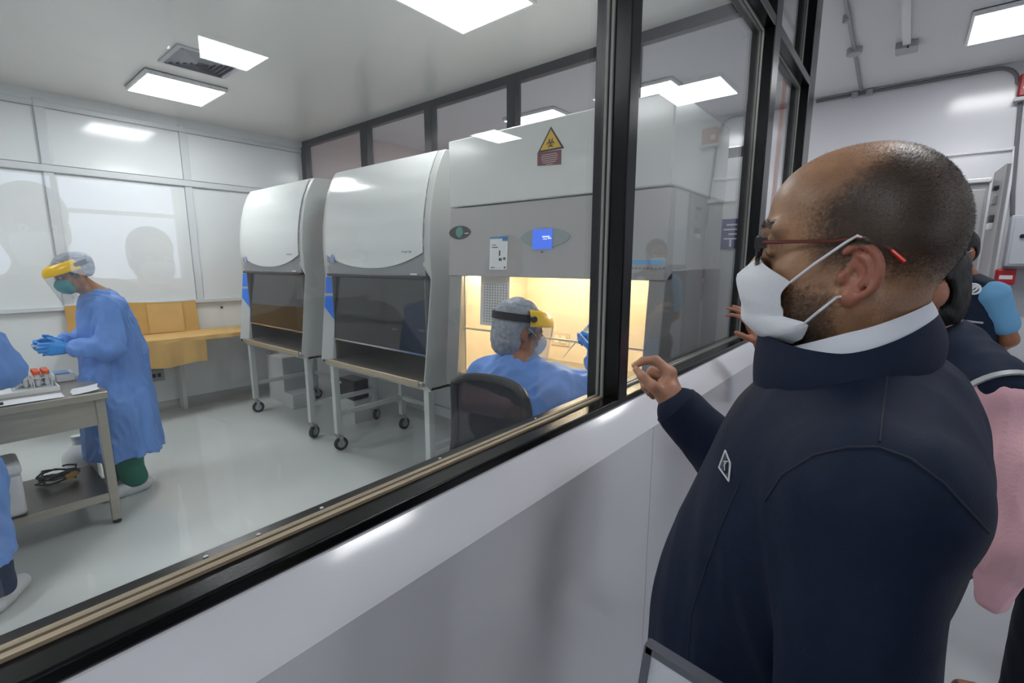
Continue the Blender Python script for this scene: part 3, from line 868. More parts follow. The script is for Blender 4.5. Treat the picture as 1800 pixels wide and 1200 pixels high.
# under the table
t = thing('foam_box', 'white foam box on the lower shelf of the steel table', 'box', (.12, 3.7, .206))
MB().box(-.10, .165, 3.60, 3.86, .206, .44).build('box_body', mat('white foam', 'dcdde0', .6), t, bevel=.02)
MB().box(-.105, .17, 3.595, 3.865, .44, .50).build('lid', mat('white foam', 'dcdde0', .6), t, bevel=.018)
t = thing('white_jug', 'white plastic jug on the floor behind the right table leg', 'jug', (.55, 4.42, 0))
MB().lathe([(.0, 0), (.095, 0), (.10, .02), (.10, .22), (.085, .27), (.035, .31), (.03, .34), (0, .34)], (.50, 4.40, 0), n=24).build('jug_body', WHT, t)
MB().lathe([(.036, 0), (.036, .03), (0, .03)], (.50, 4.40, .341), n=16).build('cap', mat('white cap', 'd5d7d7', .4), t)
b = MB(); pts = []
for i in range(60):
    a = i * .55; r = .07 + .02 * math.sin(i * 1.7)
    pts.append((.33 + r * math.cos(a) * 1.2, 3.98 + r * math.sin(a), .216 + .0012 * i + .02 * max(0, math.sin(i * .9))))
b.tube(pts, .006, 7)
t = thing('power_cable', 'coiled black power cable with a yellow plug on the table lower shelf', 'cable', (.33, 3.98, .206))
b.build('cord', RUB, t); MB().obox((.39, 3.94, .25), (.03, .012, .004), (-.006, .014, 0), (0, 0, .013)).build('plug', mat('yellow plug', 'a87f1d', .5), t, bevel=.004)
# office chair -----------------------------------------
MESHB = mat('black chair mesh', '0e131c', .6, bump=(300, .3))
t = thing('office_chair', 'black mesh-back swivel chair behind the seated lab worker', 'chair', (1.44, 1.14, 0))
P = []
def cb(u, v):    # u -1..1 across, v 0..1 up
    y = 1.125 + .19 * u * (1 - .12 * (1 - v) - .10 * v ** 6)
    return (1.205 + .055 * u * u * (1 - .3 * v) * -1 + .05 * math.sin(v * 2.4) + .02, y, .70 + .455 * v - .03 * abs(u) ** 4 * v)
for i in range(25): P.append([cb(-1 + i / 12, j / 18) for j in range(19)])
MB().shell(np.array(P), .012).build('backrest', MESHB, t)
loop = [cb(-1, v) for v in np.linspace(0, 1, 12)] + [cb(u, 1) for u in np.linspace(-1, 1, 17)][1:-1] + [cb(1, v) for v in np.linspace(1, 0, 12)] + [cb(u, 0) for u in np.linspace(1, -1, 11)][1:]
MB().tube(loop, .017, 10).build('back_frame', DARKT, t)
b = MB(); P = []
for i in range(17):
    a = 2 * PI * i / 16
b.lathe([(.0, -.03), (.19, -.03), (.235, -.012), (.24, .012), (.21, .035), (.10, .042), (0, .04)], (1.46, 1.13, .56), n=30)
b.build('seat', MESHB, t)
MB().obox((1.245, 1.125, .66), (.012, 0, -.01), (0, .035, 0), (.02, 0, .12)).obox((1.33, 1.125, .535), (.11, 0, 0), (0, .03, 0), (0, 0, .012)).build('back_bracket', DARKT, t, bevel=.004)
for s_ in (-1, 1):
    y = 1.13 + s_ * .26
    a = MB().tube([(1.44, y - s_ * .05, .55), (1.42, y, .57), (1.40, y, .70), (1.40, y, .745)], .014, 8).build('armrest', DARKT, t)
    MB().obox((1.42, y, .755), (.12, 0, 0), (0, .035, 0), (0, 0, .012)).build('arm_pad', RUB, a, bevel=.01)
MB().cyl((1.46, 1.13, .10), (1.46, 1.13, .53), .025, n=14).build('gas_column', DARKT, t)
b = MB()
for i in range(5):
    a = 2 * PI * i / 5 + .3; d = V(math.cos(a), math.sin(a), 0)
    b.tube([V(1.46, 1.13, .10) + d * .02, V(1.46, 1.13, .085) + d * .27], [.022, .014], 8)
b.build('star_base', DARKT, t)
for i in range(5):
    a = 2 * PI * i / 5 + .3; d = V(math.cos(a), math.sin(a), 0); n = V(-d[1], d[0], 0); c = V(1.46, 1.13, .03) + d * .27
    MB().lathe([(.02, -.022), (.03, -.018), (.03, .018), (.02, .022)], c, n, 14).cyl(c + V(0, 0, .02), c + V(0, 0, .06), .008, n=8).build('castor', RUB, t)
# ------------------------------------------------------------------ corridor end
GRYM = mat('galvanised conduit', '8f9194', .4, metal=.4)
t = thing('conduit', 'grey conduit run along the corridor ceiling with round joint boxes', 'conduit', (5.2, .52, ZC))
MB().tube([(3.2, .505, ZC - .018), (4.2, .51, ZC - .018), (5.04, .53, ZC - .018), (6.19, .56, ZC - .018)], .014, 8).build('pipe', GRYM, t)
JB = mat('junction box grey', 'a6a8aa', .45, metal=.2)
for x, r in ((4.35, .02), (5.04, .055)):
    q = MB().lathe([(r, 0), (r, -.045), (r * .9, -.05), (0, -.05)], (x, .53, ZC), n=18).build('joint_box', JB, t)
t = thing('conduit', 'dark conduit along the top of the end wall bending down at the right', 'conduit', (6.2, .1, 3.2))
zc = 3.268
pts = [(XE - .02, .95, zc), (XE - .02, .5, zc), (XE - .02, -.42, zc)]
for i in range(1, 8):
    a = PI / 2 * i / 7; pts.append((XE - .02, -.42 - .14 * math.sin(a), zc - .14 + .14 * math.cos(a)))
pts += [(XE - .02, -.585, 3.10)]
DGC = mat('dark grey conduit', '6b6d70', .45)
MB().tube(pts, .016, 8).build('pipe', DGC, t)
MB().tube([(XE - .02, -.60, 2.955), (XE - .02, -.62, 2.6), (XE - .02, -.645, 2.2), (XE - .02, -.67, 1.98)], .016, 8).build('pipe', DGC, t)
for y in (.62, .50): MB().box(XE - .05, XE - .002, y - .035, y + .02, zc - .03, zc + .025).build('joint_box', JB, t, bevel=.006)
t = thing('ceiling_box', 'pale metal box hanging on a short bracket from the corridor ceiling', 'junction box', (5.2, .19, ZC))
MB().box(5.13, 5.30, .13, .27, ZC - .05, ZC - .0005).build('box_body', JB, t, bevel=.004)
MB().box(4.2, 5.13, .175, .225, ZC - .03, ZC - .0005).build('trunking', mat('white trunking', 'd7d8da', .4), t)
MB().ell((5.135, .19, ZC - .046), .009, 6, 8).build('bolt', DARKT, t)
t = thing('alarm_box', 'red fire alarm box on the end wall at the top right edge', 'alarm', (XE, -.66, 3.08))
RED = mat('alarm red', 'a0242a', .35)
MB().box(XE - .09, XE - .042, -.76, -.565, 2.985, 3.175).build('alarm_body', RED, t, bevel=.015)
MB().lathe([(0, 0), (.03, 0), (.026, .012), (0, .018)], (XE - .09, -.62, 3.06), (-1, 0, 0), 16).build('sounder', mat('pale red lens', 'd9b9b9', .3), t)
MB().box(XE - .10, XE - .042, -.775, -.55, 2.955, 2.985).build('back_box', JB, t)
# doorway trim and the grey cabinets seen through it
b = MB().box(XE - .03, XE - .001, DY0 - .03, DY0, 0, DZ + .03).box(XE - .03, XE - .001, DY1, DY1 + .03, 0, DZ + .03).box(XE - .03, XE - .001, DY0, DY1, DZ, DZ + .03)
struct(b.build('door_frame', mat('white door frame', 'dddde0', .3), bevel=.004))
t = thing('control_cabinet', 'tall grey control cabinet against the end wall', 'cabinet', (5.9, -.36, 0))
GC = mat('grey cabinet paint', 'b4b4b6', .4); GC2 = mat('darker grey cabinet side', '9c9b9d', .4)
MB().box(5.62, 6.16, -.44, -.16, .05, 2.22).build('cabinet_body', GC, t, bevel=.012)
MB().box(5.60, 6.18, -.45, -.15, 2.222, 2.26).build('cabinet_top', mat('cabinet top white', 'd9d9db', .4), t, bevel=.008)
MB().box(5.612, 5.62, -.42, -.19, .12, 2.17).build('door', GC, t, bevel=.004)
MB().box(5.60, 6.18, -.45, -.15, 0, .05).build('plinth', DARKT, t)
t = thing('switch_panel', 'grey open panel door with switches beside the tall control cabinet', 'panel', (5.6, -.52, 0))
MB().prism([(5.62, -.455), (5.16, -.475), (5.16, -.505), (5.62, -.485)], 'Z', .0, 2.30).build('panel_body', GC2, t, bevel=.006)
for z, h, m_ in ((2.02, .07, JB), (1.88, .06, mat('dark switch', '4a4b4e', .4)), (1.83, .05, WHT), (2.13, .03, DARKT)):
    MB().box(5.30, 5.42, -.470, -.44, z, z + h).build('switch', m_, t, bevel=.006)
t = thing('electrical_box', 'pale grey electrical box with a keyhole on the end wall, far right', 'electrical box', (XE, -.85, 1.75))
MB().box(XE - .16, XE - .002, -1.15, -.655, 1.54, 1.985).build('box_body', mat('pale electrical box', 'c5c8cf', .35), t, bevel=.01)
MB().box(XE - .168, XE - .16, -1.13, -.675, 1.56, 1.965).build('door', mat('pale electrical box', 'c5c8cf', .35), t, bevel=.004)
MB().cyl((XE - .168, -.735, 1.80), (XE - .182, -.735, 1.80), .018, n=14).build('lock', DARKT, t)
struct(MB().box(XE - .012, XE - .001, -1.3, -.63, 1.10, 1.52).build('wall_grey_band', mat('grey wall band', 'a2a4aa', .4)))  # flat darker grey area on the end wall below the electrical box
t = thing('call_box', 'small red call box with white label on the end wall beneath the grey electrical box', 'call box', (XE - .1, -.68, 1.44))
RB = mat('call box red', 'b3202a', .3)
MB().box(XE - .11, XE - .013, -.745, -.615, 1.375, 1.515).build('box_body', RB, t, bevel=.012)
MB().box(XE - .112, XE - .1101, -.725, -.64, 1.425, 1.46).build('label', WHT, t)
MB().box(XE - .095, XE - .013, -.725, -.64, 1.32, 1.374).build('cable_entry', mat('pale cable entry', 'c5c7ca', .4), t, bevel=.006)
# orange strap / pipe and notice seen through the far pane
t = MB().tube([(4.6, .93, ZC), (4.6, .94, 2.2), (4.6, .96, 1.2), (4.6, .96, .0)], .018, 8).build('orange_pipe', mat('dull orange pipe', 'c46a3c', .5))
tag(t, 'thin orange pipe hanging in the next room behind the last pane', 'pipe')
t = thing('notice_board', 'dark blue notice with white lines on the wall right of the lit cabinet', 'notice', (XH, .86, 1.75))
MB().box(XH - .008, XH - .001, .79, .925, 1.66, 1.84).build('board', mat('navy notice', '24287c', .5), t)
b = MB()
for i, w_ in enumerate((.09, .105, .075, .10)): b.box(XH - .0095, XH - .0081, .805, .805 + w_, 1.800 - .028 * i, 1.809 - .028 * i)
b.box(XH - .0095, XH - .0081, .86, .872, 1.672, 1.715)
b.build('notice_text', WHT, t)
# ------------------------------------------------------------------ people
def skin_mat(name, base, spots=True):
    """skin whose hue is carried per point (cropped hair, beard, lips belong to the person, not the light)"""
    m = bpy.data.materials.new(name); m.use_nodes = True; nt = m.node_tree; b = nt.nodes['Principled BSDF']
    at = nt.nodes.new('ShaderNodeAttribute'); at.attribute_name = 'hue'
    tc = nt.nodes.new('ShaderNodeTexCoord')
    n = nt.nodes.new('ShaderNodeTexNoise'); n.inputs['Scale'].default_value = 45; n.inputs['Detail'].default_value = 8
    nt.links.new(tc.outputs['Object'], n.inputs['Vector'])
    mr = nt.nodes.new('ShaderNodeMapRange'); mr.inputs[1].default_value = .3; mr.inputs[2].default_value = .7
    mr.inputs[3].default_value = .82; mr.inputs[4].default_value = 1.15
    nt.links.new(n.outputs[0], mr.inputs[0])
    mx = nt.nodes.new('ShaderNodeVectorMath'); mx.operation = 'SCALE'
    nt.links.new(at.outputs['Color'], mx.inputs[0]); nt.links.new(mr.outputs[0], mx.inputs['Scale'])
    nt.links.new(mx.outputs[0], b.inputs['Base Color'])
    b.inputs['Roughness'].default_value = .42; b.inputs['Specular IOR Level'].default_value = .5
    b.inputs['Subsurface Weight'].default_value = .08; b.inputs['Subsurface Radius'].default_value = (.01, .004, .002)
    n2 = nt.nodes.new('ShaderNodeTexNoise'); n2.inputs['Scale'].default_value = 260; n2.inputs['Detail'].default_value = 3
    nt.links.new(tc.outputs['Object'], n2.inputs['Vector'])
    bp = nt.nodes.new('ShaderNodeBump'); bp.inputs['Strength'].default_value = .18; bp.inputs['Distance'].default_value = .004
    nt.links.new(n2.outputs[0], bp.inputs['Height']); nt.links.new(bp.outputs[0], b.inputs['Normal'])
    return m
SKIN = skin_mat('skin', None)
NAVY = mat('navy softshell cloth', '131d33', .68, spec=.22, noise=(70, .12), bump=(420, .12))
NAVYT = mat('dark navy trousers', '151b29', .7, spec=.25, bump=(300, .12))
SHIRT = mat('white shirt cotton', 'd9dde6', .6, bump=(300, .08))
MASKW = mat('white pleated mask fabric', 'dfe1e6', .65, bump=(240, .12))
GOWN = mat('blue disposable gown', '6d97dc', .55, spec=.3, noise=(5, .05), bump=(26, .25))
GLOVE = mat('blue nitrile glove', '2f8ad6', .38, bump=(60, .1))
TEAL = mat('teal respirator', '2ea3a0', .6, bump=(120, .1))
SCRUB = mat('green scrub cloth', '14705a', .7, bump=(120, .15))
NAVYS = mat('navy scrub cloth', '172a4a', .7, bump=(120, .15))
COVER = mat('white shoe cover', 'ccd0d6', .5, bump=(40, .3))
CAPM = mat('grey hair net', '8d929c', .5, noise=(60, .25), bump=(80, .35))
YEL = mat('yellow visor plastic', 'f1c213', .3)
SHIELD = glass('clear face shield', (.97, .975, .98), haze=.05)
SHOE = mat('black shoe leather', '1a1817', .35)
BSHOE = mat('brown shoe leather', '4d2c1b', .3, noise=(30, .15))
HAIRD = mat('black hair', '14110f', .5, bump=(160, .4), stretch=(1, 1, .2))
PINK = mat('pink shirt cotton', 'e2afb8', .6, bump=(160, .12))
POLO = mat('light blue polo cotton', '6ba5cf', .65, bump=(200, .12))
PIPE = mat('grey reflective piping', '9c9ea0', .4)
EYEW = mat('eye white', 'e6e2dc', .2); EYED = mat('dark iris', '1d120c', .1)
NAIL = mat('finger nail', 'd9ae9a', .25)
def sk(c): return np.array(lin(c)[:3])
def head_prims(S, c, f, u, s=1.0, mask=False):
    """a head: c between the ears, f faces forward, u up"""
    f = nrm(f); u = nrm(V(u) - f * np.dot(u, f)); r = np.cross(f, u); R = np.stack([r, f, u], 1); c = V(c)
    def L(x, y, z): return c + s * (r * x + f * y + u * z)
    E = lambda p, q, k=.02, neg=False: S.ell(L(*p), V(q) * s, R, k * s, neg)
    K = lambda a, b, ra, rb, k=.015: S.cap(L(*a), L(*b), ra * s, rb * s, k * s)
    E((0, -.012, .045), (.075, .096, .085)); E((0, .038, .045), (.062, .056, .062)); E((0, .040, -.035), (.057, .052, .078))
    for q in (-1, 1):
        K((q * .053, .0, -.05), (q * .02, .072, -.098), .018, .016, .02); E((q * .048, .06, -.022), (.020, .022, .018))
        K((q * .014, .092, .022), (q * .045, .077, .024), .009, .008)
    E((0, .078, -.10), (.020, .016, .014)); K((0, .088, .012), (0, .112, -.032), .008, .012, .012)
    for q in (-1, 1):
        E((q * .012, .101, -.036), (.008, .009, .007), .006); E((q * .031, .094, .004), (.017, .011, .010), .01, True)
        E((q * .031, .083, .004), (.0135, .0125, .012), .004)
    E((0, .091, -.064), (.024, .010, .007), .01); E((0, .089, -.076), (.021, .010, .008), .01)
    for q in (-1, 1):
        E((q * .078, -.016, -.004), (.008, .021, .034), .008); E((q * .076, -.008, -.032), (.007, .011, .012), .006)
    return L
def hand_prims(S, w, d, n, side, curls=((20, 25, 15),) * 4, s=1.0, thumb=(.6, .6, .45), grow=0.0, k=.007, wr=.026):
    """palm, four fingers and a thumb; w wrist, d finger direction, n palm normal, side +1 right hand"""
    d = nrm(d); n = nrm(V(n) - d * np.dot(n, d)); t = np.cross(d, n) * side; w = V(w)
    tips = []
    S.cap(w, w + d * .03 * s, wr * s + grow, .027 * s + grow, .015, (n, 1.5))
    for a, b, r in ((.020, .026, .0155), (.004, .008, .0155), (-.013, -.012, .015), (-.022, -.029, .0135)):
        S.cap(w + (d * .025 + t * a) * s, w + (d * .082 + t * b) * s, r * s + grow, (r - .002) * s + grow, .012)
    Ls = ((.042, .026, .021), (.046, .030, .022), (.042, .028, .021), (.033, .021, .018))
    bs = ((.029, .090), (.010, .095), (-.010, .091), (-.028, .082))
    for i in range(4):
        p = w + (t * bs[i][0] + d * bs[i][1]) * s; a = 0; r = .0088 if i < 3 else .0076
        pts, rs = [p - d * .02 * s, p], [r * s + grow + .001, r * s + grow]
        dd = d + t * (.08 - .055 * i)
        for j in range(3):
            a += math.radians(curls[i][j]); q = nrm(dd * math.cos(a) + n * math.sin(a))
            p = p + q * Ls[i][j] * s; pts.append(p); rs.append((r - .0009 * (j + 1)) * s + grow)
        S.chain(pts, rs, .004); tips.append((p, q))
    q = nrm(t * thumb[0] + d * thumb[1] + n * thumb[2]); p = w + (d * .022 + t * .018) * s
    pts, rs = [p], [.014 * s + grow]
    for L_, r in ((.040, .0115), (.030, .0100), (.024, .0085)):
        p = p + q * L_ * s; pts.append(p); rs.append(r * s + grow); q = nrm(q + d * .22 + n * .10)
    S.chain(pts, rs, .006); tips.append((p, q))
    return tips
def fist(): return ((60, 75, 45), (62, 78, 45), (62, 78, 45), (60, 75, 45))
def body_prims(S, J, sc=1.0):
    """neck, trunk, arms and legs from joint positions"""
    S.cap(J['head'] + V(0, 0, -.03), J['nk'], .052 * sc, .058 * sc, .03)
    pel, ch = V(J['pel']), V(J['ch']); ax = J['fwd']
    for q in 'LR':
        S.cap(J['nk'] + V(0, 0, -.01), J['sh' + q], .05 * sc, .045 * sc, .04)
    lat = nrm(V(J['shR']) - V(J['shL']))
    S.ell(ch, V(.155, .105, .19) * sc, np.stack([lat, nrm(np.cross(V(0, 0, 1), lat)), V(0, 0, 1)], 1), .06)
    S.ell((ch + pel) / 2, V(.145, .105, .2) * sc, np.stack([lat, nrm(np.cross(V(0, 0, 1), lat)), V(0, 0, 1)], 1), .06)
    S.ell(pel, V(.16, .115, .13) * sc, np.stack([lat, nrm(np.cross(V(0, 0, 1), lat)), V(0, 0, 1)], 1), .06)
    for q in 'LR':
        S.cap(J['sh' + q], J['el' + q], .050 * sc, .040 * sc, .03); S.cap(J['el' + q], J['wr' + q], .040 * sc, .027 * sc, .02)
        if 'hip' + q in J:
            S.cap(J['hip' + q], J['kn' + q], .085 * sc, .055 * sc, .03); S.cap(J['kn' + q], J['an' + q], .056 * sc, .036 * sc, .02)
            S.cap(J['an' + q] + V(0, 0, -.03), J['toe' + q], .035 * sc, .028 * sc, .02)
def joints(**k): return {a: (V(b) if not np.isscalar(b) else b) for a, b in k.items()}
def paint(P, base, regions):
    c = np.tile(sk(base), (len(P), 1))
    for w, col in regions:
        w = np.clip(w, 0, 1)[:, None]; c = c * (1 - w) + sk(col) * w
    return c
def sstep(a, b, x):
    t = np.clip((x - a) / (b - a), 0, 1); return t * t * (3 - 2 * t)
# ================================================================== the man in glasses (nearest)
MX = .74
t_man = thing('person', 'bald man in glasses, white mask and navy jacket, pinching fingers at the glass', 'person', (MX, .05, 0), None)
S = SDF(); c0 = V(MX, 0, 0)
E_ = lambda p, q, k=.02, neg=False, R=None: S.ell(V(MX + p[0], p[1], p[2]), V(q), R, k, neg)
K_ = lambda a, b, ra, rb, k=.015, sq=None: S.cap(V(MX + a[0], a[1], a[2]), V(MX + b[0], b[1], b[2]), ra, rb, k, sq)
E_((0, .046, 1.626), (.077, .094, .095)); E_((0, .088, 1.643), (.063, .063, .062), .03); E_((0, .022, 1.606), (.072, .060, .060), .03)
E_((0, .082, 1.565), (.061, .062, .085), .03)
for q in (-1, 1):
    K_((q * .058, .045, 1.535), (q * .028, .118, 1.494), .022, .02, .025); E_((q * .047, .112, 1.568), (.019, .022, .018), .02)
    K_((q * .014, .148, 1.622), (q * .050, .130, 1.622), .012, .010, .012); E_((q * .041, .082, 1.532), (.026, .034, .033), .03)
E_((0, .120, 1.490), (.026, .022, .018), .02)
K_((0, .146, 1.604), (0, .170, 1.560), .010, .014, .012)
for q in (-1, 1):
    E_((q * .014, .158, 1.556), (.010, .011, .009), .006); E_((q * .033, .150, 1.601), (.019, .014, .012), .012, True)
    E_((q * .033, .137, 1.600), (.0155, .0135, .0135), .004); K_((q * .020, .147, 1.609), (q * .046, .139, 1.609), .0045, .004, .004)
    K_((q * .020, .147, 1.591), (q * .046, .139, 1.592), .004, .004, .004)
E_((0, .150, 1.528), (.026, .012, .008), .01); E_((0, .148, 1.515), (.023, .012, .009), .01)
# ears: helix ring, antihelix, lobe, tragus
for q in (-1, 1):
    ex = q * .076
    def ep(a, r_, o): return V(MX + ex + q * o, .0435 - .0205 * math.sin(a) * r_, 1.5695 + .0285 * math.cos(a) * r_)
    E_((q * .076, .040, 1.569), (.008, .017, .026), .008)
    S.chain([ep(a, 1.0, .005 + .013 * math.sin(max(0, min(PI, a))) ** .7) for a in np.linspace(-.75, PI * .95, 17)], [.0040] * 17, .003)
    S.chain([ep(a, .60, .006 + .007 * math.sin(max(0, min(PI, a)))) for a in np.linspace(.0, PI * .85, 9)], [.0034] * 9, .004)
    E_((q * .0805, .0475, 1.5405), (.0058, .0105, .0105), .006)
    E_((q * .080, .0585, 1.562), (.0055, .0055, .0085), .005)
    E_((q * .089, .047, 1.566), (.011, .0062, .0105), .003, True)
K_((0, .036, 1.545), (0, .022, 1.40), .055, .064, .025)
body_start = len(S.p)
Jm = joints(head=(MX, .045, 1.58), nk=(MX, .03, 1.395), ch=(MX, .05, 1.22), pel=(MX, .105, .92), shL=(.555, .004, 1.355), shR=(.93, .0, 1.375),
            elL=(.500, -.010, 1.065), wrL=(.462, .165, .945), elR=(1.00, .20, 1.135), wrR=(.945, .348, 1.292), fwd=0,
            hipL=(.645, .05, .88), hipR=(.835, .05, .88), knL=(.64, .07, .48), knR=(.84, .07, .48), anL=(.64, .03, .09), anR=(.84, .03, .09),
            toeL=(.63, .17, .035), toeR=(.85, .17, .035))
body_prims(S, Jm, .94)
S.ell(V(MX, .10, 1.03), V(.16, .13, .17), None, .08)
# right hand, thumb and index pinched
def PP(x, y, X):
    """place where the sight line of a pixel of the photo meets the plane X"""
    r = np.array([math.cos(HEAD), math.sin(HEAD), 0]); rt = np.array([math.sin(HEAD), -math.cos(HEAD), 0]); up0 = V(0, 0, 1)
    fw = r * math.cos(TILT) - up0 * math.sin(TILT); up = r * math.sin(TILT) + up0 * math.cos(TILT)
    q = fw * 833 + rt * (x - 900) + up * (600 - y)
    return V(0, 0, CAMH) + q * X / q[0]
wr = PP(1176, 690, .945)
mcp = [PP(1178, 655, .955), PP(1176, 664, .972), PP(1173, 672, .984), PP(1172, 681, .99)]
S.cap(Jm['wrR'], wr, .027, .025, .01)
for m_, r_ in zip(mcp, (.014, .014, .013, .012)): S.cap(wr, m_, .019, r_, .012)
S.cap(PP(1167, 692, .937), PP(1168, 678, .945), .017, .015, .012)
fing = [
    ([mcp[0], PP(1153, 633, .95), PP(1131, 634, .938), PP(1116, 642, .925)], [.0125, .0100, .0088, .0070]),
    ([mcp[1], PP(1146, 652, .975), PP(1131, 668, .968), PP(1133, 681, .955)], [.0120, .0100, .0090, .0075]),
    ([mcp[2], PP(1147, 663, .990), PP(1134, 680, .980), PP(1141, 690, .965)], [.0115, .0098, .0088, .0073]),
    ([mcp[3], PP(1152, 676, .998), PP(1142, 690, .988), PP(1148, 697, .975)], [.0105, .0088, .0080, .0068])]
for pts, rs in fing: S.chain(pts, rs, .004)
S.chain([PP(1167, 694, .93), PP(1147, 679, .912), PP(1130, 662, .908), PP(1119, 650, .914)], [.0160, .0118, .0100, .0074], .006)
hand_prims(S, Jm['wrL'], (-.12, .25, -.96), (-1, 0, -.1), -1, ((55, 65, 40), (60, 65, 40), (62, 65, 40), (62, 60, 40)))
P_, Q_ = S.mesh(.0024, 1)
x, y, z = P_[:, 0] - MX, P_[:, 1], P_[:, 2]
hd = sstep(1.46, 1.50, z) * (y > -.2) * (np.abs(x) < .12)
ax_ = np.abs(x)
rg = np.random.default_rng(3)
fz = rg.normal(0, .006, len(P_))
# scalp tone of close-cropped hair: sides and back, fading towards the bald crown and forehead
front = .065 + .55 * np.maximum(0, z - 1.60) * -1 + .02
side = sstep(.106, .064, y + fz + np.where(z > 1.64, (z - 1.64) * .9, 0)) * sstep(1.553, 1.600, z + fz + .25 * (.03 - np.minimum(y, .03)))
crown = sstep(1.728, 1.688, z + fz * .7)
earm = (ax_ > .0805) & (y > .012) & (y < .072) & (z < 1.598) & (z > 1.522)
hair_w = side * (.30 + .62 * crown) * hd
hair_w[earm] = 0
beard_w = sstep(.055, .075, y + fz) * sstep(1.562, 1.535, z + fz) * hd * sstep(.018, .03, ax_) * .62
beard_w[earm] = 0
temple = sstep(1.56, 1.60, z) * sstep(.12, .085, y + fz) * sstep(.055, .066, ax_) * hd * .35
low = sstep(1.585, 1.52, z) * sstep(.03, .005, y + fz) * sstep(1.47, 1.51, z) * hd * .4
low[earm] = 0
hand_red = sstep(.02, .05, np.minimum(.03, (P_[:, 1] > .33) * .06)) * .25
cols = paint(P_, 'a57c5e', [(temple, '4a3324'), (low, '5d4130'), (hair_w, '32261d'), (beard_w, '3b2d25'),
                            (earm * .6, 'a2574a'), (sstep(1.655, 1.70, z) * sstep(.02, .06, y) * hd * .35, 'b08465')])
brow = (np.abs(z - 1.628 - fz * .3) < .0042) * (y > .122) * (ax_ > .012) * (ax_ < .055) * hd
cols = np.where((brow > 0)[:, None], sk('2a1d16'), cols)
hnd = (P_[:, 1] > .30) & (P_[:, 2] > 1.2)
cols[hnd] = sk('b07f66')
body_man = meshobj('body', P_, Q_, SKIN, t_man, cols)
# nails, ring
def nail(parent, tip, prev, n, w=.0048, nm='nail'):
    d = nrm(V(tip) - V(prev)); n = nrm(V(n) - d * np.dot(n, d))
    b = MB(); r = np.cross(d, n)
    P = [[V(tip) + d * (a * .006 - .001) + r * w * u + n * (.0062 - .0028 * u * u) for a in (-1, 0, 1)] for u in np.linspace(-1, 1, 7)]
    b.shell(np.array(P), .0008).build(nm, NAIL, parent)
nail(body_man, fing[0][0][3], fing[0][0][2], (-.3, .3, .9)); nail(body_man, PP(1119, 650, .914), PP(1130, 662, .908), (-.9, .1, .3), .0058)
a_, b_ = PP(1147, 663, .990), PP(1134, 680, .980)
MB().lathe([(.0098, -.002), (.0112, -.002), (.0112, .002), (.0098, .002)], a_ * .55 + b_ * .45, b_ - a_, 20).build('finger_ring', mat('gold', 'd9a441', .2, metal=1), t_man)
# eyes
for q in (-1, 1):
    e = MB().ell((MX + q * .033, .1385, 1.600), .0122, 10, 16).build('eye', EYEW, t_man)
    MB().ell((MX + q * .0335, .1475, 1.600), (.0055, .0036, .0055), 6, 12).build('iris', EYED, e)
# hair and beard bristles: short tapered strands standing on the skin
def bristles(name, parent, P, Q, wgt, n, ln, flow, material, thick=.00022):
    w = wgt[Q].mean(1); cdf = np.cumsum(w); idx = np.searchsorted(cdf, RNG.uniform(0, cdf[-1], n))
    q = Q[np.clip(idx, 0, len(Q) - 1)]; uv = RNG.uniform(0, 1, (n, 2, 1))
    a, b, c, d = (P[q[:, i]] for i in range(4))
    p = (a * (1 - uv[:, 0]) + b * uv[:, 0]) * (1 - uv[:, 1]) + (d * (1 - uv[:, 0]) + c * uv[:, 0]) * uv[:, 1]
    nn = np.cross(c - a, d - b); nn /= np.maximum(1e-12, np.linalg.norm(nn, axis=1, keepdims=True))
    dr = nn * flow[0] + V(flow[1:]) + RNG.normal(0, .28, (n, 3)); dr /= np.linalg.norm(dr, axis=1, keepdims=True)
    l = ln * RNG.uniform(.6, 1.3, (n, 1)); s1 = np.cross(dr, nn + .01); s1 /= np.linalg.norm(s1, axis=1, keepdims=True); s2 = np.cross(dr, s1)
    base = p - nn * .0004
    tri = [base + (math.cos(k) * s1 + math.sin(k) * s2) * thick for k in (0, 2.094, 4.189)] + [p + dr * l]
    Pm = np.stack(tri, 1).reshape(-1, 3); o = np.arange(n)[:, None] * 4
    F = np.concatenate([o + [0, 1, 3], o + [1, 2, 3], o + [2, 0, 3]])
    me = bpy.data.meshes.new(name); me.from_pydata(Pm.tolist(), [], F.tolist()); me.materials.append(material)
    ob = bpy.data.objects.new(name, me); COL.objects.link(ob); attach(ob, parent); ob['kind'] = 'stuff'
    return ob
HB = mat('dark brown stubble', '1e1612', .5); HGY = mat('greying beard hair', '6b5d52', .5); 
bristles('hair', t_man, P_, Q_, np.where(hd > .5, np.maximum(hair_w, .10 * sstep(1.60, 1.66, z) * sstep(.13, .08, y)), 0), 15000, .0022, (.75, 0, -.25, -.1), HB, .00016)
bristles('beard', t_man, P_, Q_, beard_w, 3200, .0055, (.5, 0, .35, -.55), HB, .0002)
bristles('beard_grey', t_man, P_, Q_, beard_w, 2200, .0065, (.55, 0, .35, -.5), HGY, .00022)
bristles('eyebrow', t_man, P_, Q_, brow.astype(float), 260, .0032, (.4, 0, .1, .4), HB, .0003)
